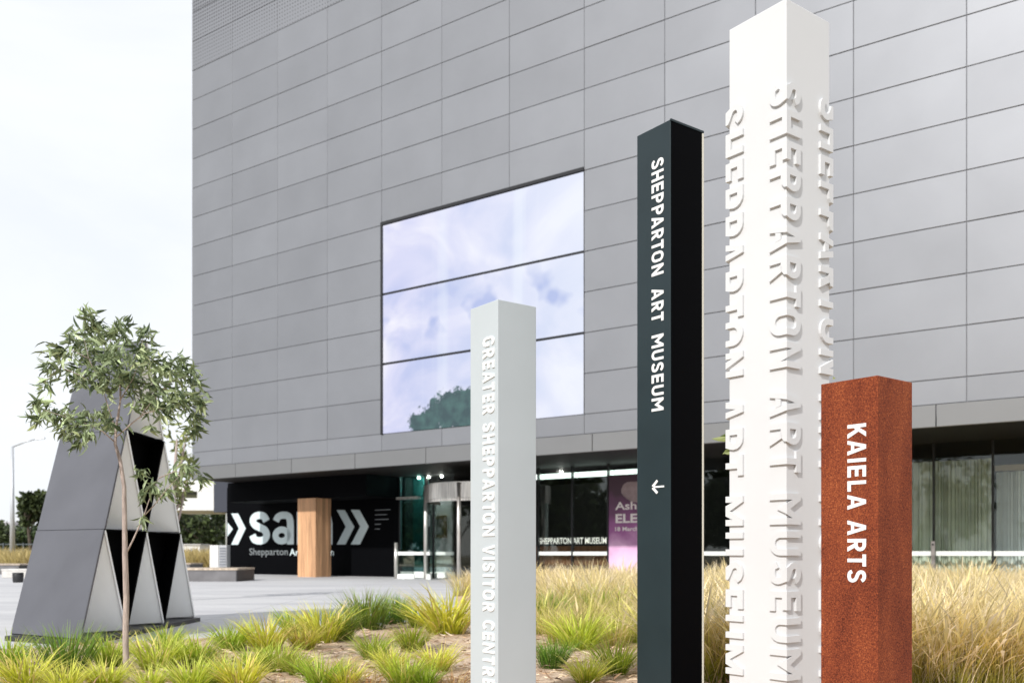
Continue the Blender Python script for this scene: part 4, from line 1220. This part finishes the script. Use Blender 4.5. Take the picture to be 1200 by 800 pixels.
# px, base row, width px, kind, label
TUFTS = [
 (431, 737, 58, 'dark', 'big dense dark green tuft at the back of the bed below the entrance'),
 (462, 731, 40, 'dark', 'smaller dark tuft just right of the big dark green one'),
 (524, 742, 84, 'yellow', 'broad bright yellow green tuft touching the pale grey post'),
 (494, 735, 52, 'green', 'green tuft between the big dark tuft and the broad bright one'),
 (378, 752, 66, 'yellow', 'spiky tuft with a dark right side left of the big dark tuft'),
 (398, 750, 44, 'dark', 'dark tuft half behind the spiky yellow one'),
 (356, 760, 46, 'yellow', 'thin yellow tuft between the two tallest yellow ones'),
 (312, 762, 60, 'yellow', 'tall bright yellow tuft in front of the bare plaza'),
 (272, 762, 52, 'green', 'mid green tuft right of the sculpture corner'),
 (229, 780, 60, 'green', 'green tuft in front of the sculpture base corner'),
 (326, 786, 54, 'green', 'green tuft with rusty tips in front of the tall yellow one'),
 (377, 806, 54, 'green', 'upright green tuft at the bottom, below the spiky one'),
 (282, 808, 62, 'yellow', 'pale yellow tuft at the bottom edge right of the gum trunk'),
 (224, 808, 60, 'yellow', 'low yellow tuft at the bottom edge near the gum trunk'),
 (438, 772, 50, 'green', 'green tuft on bare mulch below the big dark one'),
 (482, 762, 44, 'green', 'small green tuft in front of the green one beside the dark bush'),
 (512, 786, 50, 'yellow', 'spiky pale tuft close to the foot of the pale grey post'),
 (473, 806, 56, 'green', 'bright green tuft at the bottom edge left of the pale grey post'),
 (431, 808, 46, 'dry', 'straw coloured tuft at the bottom edge amid green ones'),
 (330, 812, 40, 'dry', 'small straw tuft at the bottom edge below the rusty tipped one'),
 (532, 806, 46, 'dry', 'dry straw tuft at the foot of the pale grey post'),
 (8, 784, 56, 'green', 'green tuft in the left bottom corner'),
 (30, 806, 70, 'yellow', 'wide yellow tuft at the bottom left'),
 (78, 792, 64, 'dark', 'dark green tuft in front of the grey sculpture side'),
 (128, 780, 54, 'green', 'green tuft just left of the gum trunk'),
 (124, 806, 56, 'yellow', 'yellow tuft at the bottom edge left of the gum trunk'),
 (184, 784, 70, 'yellow', 'full yellow green tuft just right of the gum trunk'),
 (196, 762, 44, 'green', 'green tuft behind the full one right of the gum trunk'),
 (176, 808, 46, 'yellow', 'short tuft at the bottom right beside the gum trunk'),
 (76, 812, 50, 'yellow', 'low tuft below the dark one at left'),
 (252, 776, 36, 'dry', 'little dry tuft between two green ones near the sculpture corner'),
 (404, 784, 34, 'dry', 'little dry tuft on bare mulch in the middle of the bed'),
 (646, 782, 44, 'dark', 'small dark tuft just right of the pale grey post'),
 (678, 760, 70, 'yellow', 'big yellow green tuft between the pale grey and dark posts'),
 (720, 790, 60, 'green', 'green tuft beside the left edge of the dark post'),
 (688, 800, 50, 'yellow', 'pale tuft at the bottom between the pale grey and dark posts'),
 (640, 738, 54, 'dark', 'dark green tuft behind the pale grey post on its right'),
 (664, 726, 60, 'green', 'green tuft at the foot of the straw grass near the pale grey post'),
 (706, 730, 66, 'green', 'green tuft below the purple poster'),
 (738, 752, 50, 'yellow', 'yellow tuft half hidden by the dark post'),
 (700, 752, 40, 'green', 'narrow green tuft behind the big yellow green one'),
 (404, 806, 52, 'yellow', 'light yellow tuft at the bottom edge right of the upright green one'),
 (350, 790, 44, 'green', 'short green tuft right of the rusty tipped one'),
 (458, 786, 44, 'yellow', 'pale spiky tuft in the middle of the bare mulch patch'),
 (300, 786, 44, 'green', 'round green tuft between the rusty tipped and the pale bottom ones'),
 (256, 800, 46, 'green', 'green tuft at the bottom edge between two pale yellow ones'),
 (498, 806, 44, 'green', 'small fresh green tuft at the bottom edge next to the straw one'),
 (344, 742, 44, 'green', 'green tuft behind the thin yellow one at the plaza edge'),
]
for i, (px, by, wpx, kd, lb) in enumerate(TUFTS):
    d = F * (CH - .05) / (by - HZ)
    wm = wpx * d / F
    o = bpy.data.objects.new('grass_tuft', TM[kd][i % 4])
    o.location = ((px - 600) * d / F, d, .045)
    sc_ = 1.27 * wm / (.52 if kd != 'dark' else .46)
    o.scale = (sc_, sc_, sc_ * random.uniform(.70, .84)); o.rotation_euler = (0, 0, random.uniform(0, 6.28))
    COL.objects.link(o)
    tag(o, lb, 'grass tuft', 'strappy tufts in the mulch bed')

# ---------------- dry fountain grass (uncountable)
M['dry_grass'] = blade_mat('dry_fountain_grass', (0.40, 0.37, 0.05), (0.66, 0.52, 0.17), (0.90, 0.72, 0.46), (0.92, 0.77, 0.58), .28, .6, .42)
M['far_dry'] = blade_mat('far_dry_grass', (0.35, 0.25, 0.10), (0.50, 0.36, 0.16), (0.58, 0.42, 0.22), (0.62, 0.45, 0.24), .25, .7, .3)
CLB = [blades(240, .17, .72, .0058, .30, .80, 4, plume=.42, seed=300 + q) for q in range(8)]
CLG = [blades(220, .14, .50, .0075, .32, .75, 4, plume=.05, seed=330 + q) for q in range(4)]
def clumps(spots, lib):
    Vs, Fs, Ts, Rs = [], [], [], []; b = 0
    for j, (x, y, z, s) in enumerate(spots):
        V_, F_, t__, r__ = lib[j % len(lib)]
        a = rng.uniform(0, 6.28); c, sn = math.cos(a), math.sin(a)
        X = V_ * s
        Vs.append(np.stack([X[:, 0] * c - X[:, 1] * sn + x, X[:, 0] * sn + X[:, 1] * c + y, X[:, 2] * rng.uniform(.85, 1.15) + z], 1))
        Fs.append(F_ + b); b += len(V_); Ts.append(t__); Rs.append((r__ + rng.uniform(0, .12)) % 1)
    return np.concatenate(Vs), np.concatenate(Fs), np.concatenate(Ts), np.concatenate(Rs)
def inside_bed(x, y):
    n = len(BED); c = False
    for i in range(n):
        (x0, y0), (x1, y1) = BED[i], BED[(i + 1) % n]
        if (y0 > y) != (y1 > y) and x < (x1 - x0) * (y - y0) / (y1 - y0) + x0: c = not c
    return c
POSTS = [(-.087, 5.95), (1.0, 6.0), (1.6, 5.3), (1.75, 4.4)]
sp = []; tries = 0
while len(sp) < 680 and tries < 20000:
    tries += 1
    d = 6.8 + (25 - 6.8) * random.random() ** 1.3
    px = random.uniform(540, 1290)
    x = (px - 600) * d / F
    if not inside_bed(x, y=d): continue
    lx = (Vector((x, d)) - P0)
    if lx.dot(ny) > 3.4: continue
    if px < 800 and d < 12.5: continue         # the tufts' part of the bed
    if px < 640 and d < 20: continue
    if min(math.hypot(x - a, d - b) for a, b in POSTS) < .9: continue
    sp.append((x, d, .045, random.uniform(.72, 1.16)))
fg = add('fountain_grass', np_mesh('fountain_grass', *clumps(sp, CLB), M['dry_grass']))
tag(fg, 'tall straw coloured fountain grass filling the bed before the glazing', 'grass', None, 'stuff')
# greener young blades low among the straw
sp2 = []
while len(sp2) < 230:
    d = 6.6 + 9 * random.random(); px = random.uniform(630, 1260); x = (px - 600) * d / F
    if not inside_bed(x, d) or min(math.hypot(x - a, d - b) for a, b in POSTS) < .8: continue
    if px < 800 and d < 9.6: continue
    sp2.append((x, d, .045, random.uniform(.8, 1.2)))
M['olive'] = blade_mat('olive_grass', (0.34, 0.38, 0.045), (0.56, 0.54, 0.10), (0.76, 0.66, 0.30), (0.84, 0.68, 0.40), .30, .55, .4)
gg = add('green_grass', np_mesh('green_grass', *clumps(sp2, CLG), M['olive']))
tag(gg, 'low olive green blades growing between the straw clumps at right', 'grass', None, 'stuff')
# far straw grass strips beyond the plaza
sp3 = []
for _ in range(420):
    px = random.uniform(-40, 60) if random.random() < .5 else random.uniform(195, 268)
    d = random.uniform(53, 72)
    sp3.append(((px - 600) * d / F, d, -.06, random.uniform(1.6, 2.2)))
fd = add('far_dry_grass', np_mesh('far_dry_grass', *clumps(sp3, [blades(60, .5, .72, .03, .3, .6, 3, seed=400 + q) for q in range(3)]), M['far_dry']))
tag(fd, 'dry straw grass strips beyond the plaza at far left', 'grass', None, 'stuff')

# mulch chips and straw litter
n = 5200
cd = 6.3 + 8.5 * rng.uniform(0, 1, n) ** 1.2; cpx = rng.uniform(-20, 860, n); cx = (cpx - 600) * cd / F
keep = np.array([inside_bed(a, b) for a, b in zip(cx, cd)]); cx, cd = cx[keep], cd[keep]; n = len(cx)
dirs_ = np.stack([rng.normal(0, 1, n), rng.normal(0, 1, n), rng.normal(0, .18, n)], 1)
V_, F_, t__, r__ = leaf_cloud(np.stack([cx, cd, np.full(n, .058) + rng.uniform(0, .02, n)], 1), dirs_, rng.uniform(.03, .13, n), .14, 77)
M['litter'] = blade_mat('bark_litter', (0.22, 0.12, 0.075), (0.46, 0.31, 0.20), (0.68, 0.52, 0.36), (0.78, 0.64, 0.48), .3, .8, .05)
lt = add('mulch_litter', np_mesh('mulch_litter', V_, F_, t__, r__, M['litter']))
tag(lt, 'bark chips and straw litter lying on the planting bed', 'mulch', None, 'stuff')

# ================================================================== PLAZA FURNITURE AND FAR THINGS
def bench(x0, x1, y0, y1, z0, z1, label):
    o = empty('platform_bench', ((x0 + x1) / 2, y0, 0), 0, label, 'bench', 'low platform benches on the plaza')
    cx_ = (x0 + x1) / 2; w = (x1 - x0) / 2; dp = y1 - y0
    MB().box(-w + .03, w - .05, .04, dp - .04, z0, z1 - .07).build('bench_base', M['bench_side'], o)
    MB().box(w - .045, w - .01, .02, dp - .02, z0, z1 - .07).build('bench_end', M['bench_dark'], o)
    nsl = 9
    for k in range(nsl):
        a = dp * k / nsl
        MB().box(-w, w, a + .008, a + dp / nsl - .008, z1 - .065, z1).build('slat', M['bench_top'], o)
    return o
bench(-12.9, -9.75, 33.6, 35.9, .0, .47, 'long low platform bench with dark end between sculpture and black wall')
bench(-19.5, -16.3, 48.0, 50, .05, .50, 'far dark low bench beyond the platform bench by the black wall')
bench(-27.5, -23.4, 45.0, 47, .0, .50, 'low dark bench at the left edge of the plaza')
tb = empty('concrete_block', (-19.2, 38.6, 0), 0, 'low white concrete ledge left of the sculpture', 'ledge')
MB().box(-1.6, 1.2, 0, .8, 0, .30).build('block_body', mat('white_concrete', (.6, .58, .55), .8, var=.1), tb, bevel=.02)
MB().box(-1.62, 1.22, -.02, .82, .302, .36).build('block_cap', mat('white_concrete_cap', (.7, .68, .65), .8, var=.1), tb, bevel=.015)
tub = empty('round_tub', (-17.0, 32.6, 0), 0, 'small round black tub on the plaza beside the sculpture', 'tub')
MB().tube([(0, 0, 0), (0, 0, .05), (0, 0, .28), (0, 0, .32)], [.15, .17, .18, .165], 16).build('tub_body', M['bench_dark'], tub, smooth=True)
MB().tube([(0, 0, .322), (0, 0, .34)], [.185, .18], 16).build('tub_rim', M['frame'], tub)

ac = empty('equipment_cabinet', (P(255.5, 0, 44).x, 44, 0), 0, 'white equipment cabinet with grey grille beside the end of the black wall', 'cabinet')
MB().box(-.39, .02, 0, .6, 0.05, 1.38).build('casing', mat('white_casing', (.72, .71, .69), .5), ac, bevel=.015)
MB().box(.03, .40, .02, .58, 0.05, 1.38).build('side_casing', mat('grey_casing', (.50, .51, .53), .5), ac, bevel=.015)
for k in range(9):
    MB().box(.07, .36, -.01, .018, .2 + k * .125, .27 + k * .125).build('louvre', mat('grille', (.22, .23, .26), .5) if k == 0 else bpy.data.materials['grille'], ac)

pv = empty('canopy_pavilion', (P(232, 0, 60).x, 60, 0), 0, 'white flat roofed canopy with dark slot behind the museum corner', 'building')
wm_ = mat('white_render', (.78, .78, .76), .7, var=.04)
MB().box(-2.6, 1.95, 0, 6, 3.72, 4.5).box(-2.6, 1.95, 0, 6, 4.92, 5.6).box(-2.6, -1.3, .01, 5.9, 4.5, 4.92).box(-.05, 1.94, .01, 5.9, 4.5, 4.92).build('roof_slab', wm_, pv)
MB().box(-1.3, -.05, .25, .3, 4.5, 4.92).build('window', mat('slot_glass', (.06, .06, .03), .2), pv)
for x in (-2.4, 1.75):
    MB().tube([(x, .3, 0), (x, .3, 3.72)], .09, 10).build('column', mat('grey_column', (.35, .36, .35), .5) if x < 0 else bpy.data.materials['grey_column'], pv, smooth=True)
van = empty('white_hut', (P(222, 0, 66).x, 66, 0), 0, 'small white hut with flat roof beneath the far canopy', 'hut')
MB().box(-.75, .72, 0, 2, 0, 1.55).build('wall', wm_, van)
MB().box(-.82, .79, -.06, 2.06, 1.552, 1.66).build('roof', mat('hut_roof', (.5, .5, .5), .6), van)
MB().box(.1, .5, -.02, -.003, .03, 1.35).build('door', mat('hut_door', (.45, .47, .47), .6), van)

lp = empty('street_lamp', (P(14.5, 0, 60).x, 60, -.06), 0, 'thin tall pale street lamp with one long arm at far left', 'street lamp')
lz = Zc(522, 60)
pale = mat('galvanised_pole', (.55, .57, .60), .45, .4)
MB().tube([(0, 0, 0), (0, 0, lz * .5), (0, 0, lz)], [.19, .13, .08], 10).build('pole', pale, lp, smooth=True)
MB().tube([(0, 0, lz - .02), (.8, 0, lz + .30), (1.55, 0, lz + .50)], [.05, .045, .04], 8).build('arm', pale, lp, smooth=True)
MB().hexa([(1.5, -.12, lz + .44), (2.05, -.1, lz + .50), (2.05, .1, lz + .50), (1.5, .12, lz + .44)], [(1.5, -.10, lz + .56), (2.05, -.06, lz + .58), (2.05, .06, lz + .58), (1.5, .10, lz + .56)]).build('lamp_head', pale, lp)

fn = empty('dark_fence', (P(-20, 0, 76).x, 76, -.06), 0, 'low dark rail fence behind the dry grass at far left', 'fence')
fm_ = mat('fence_metal', (.10, .12, .13), .5)
for k in range(6): MB().box(k * 1.6, k * 1.6 + .07, -.04, .04, 0, 1.9).build('fence_post', fm_, fn)
for z in (.75, 1.25, 1.75): MB().box(-.1, 8.2, .05, .09, z, z + .08).build('rail', fm_, fn)
hs = empty('house', (P(-8, 0, 118).x, 118, -.06), 0, 'low brown roofed house at the far left edge behind the trees', 'house')
MB().box(-5, 2.6, 0, 7, 0, 3).build('wall', mat('brick_far', (.28, .2, .16), .9), hs)
MB().hexa([(-5.4, -.4, 3.01), (3.0, -.4, 3.01), (3.0, 7.4, 3.01), (-5.4, 7.4, 3.01)], [(-3.4, 3.3, 5.1), (1, 3.3, 5.1), (1, 3.7, 5.1), (-3.4, 3.7, 5.1)]).build('roof', mat('tile_far', (.35, .33, .34), .8), hs)
MB().box(-.5, 1.0, -.03, -.005, 1.0, 2.2).build('window', M['frame'], hs)
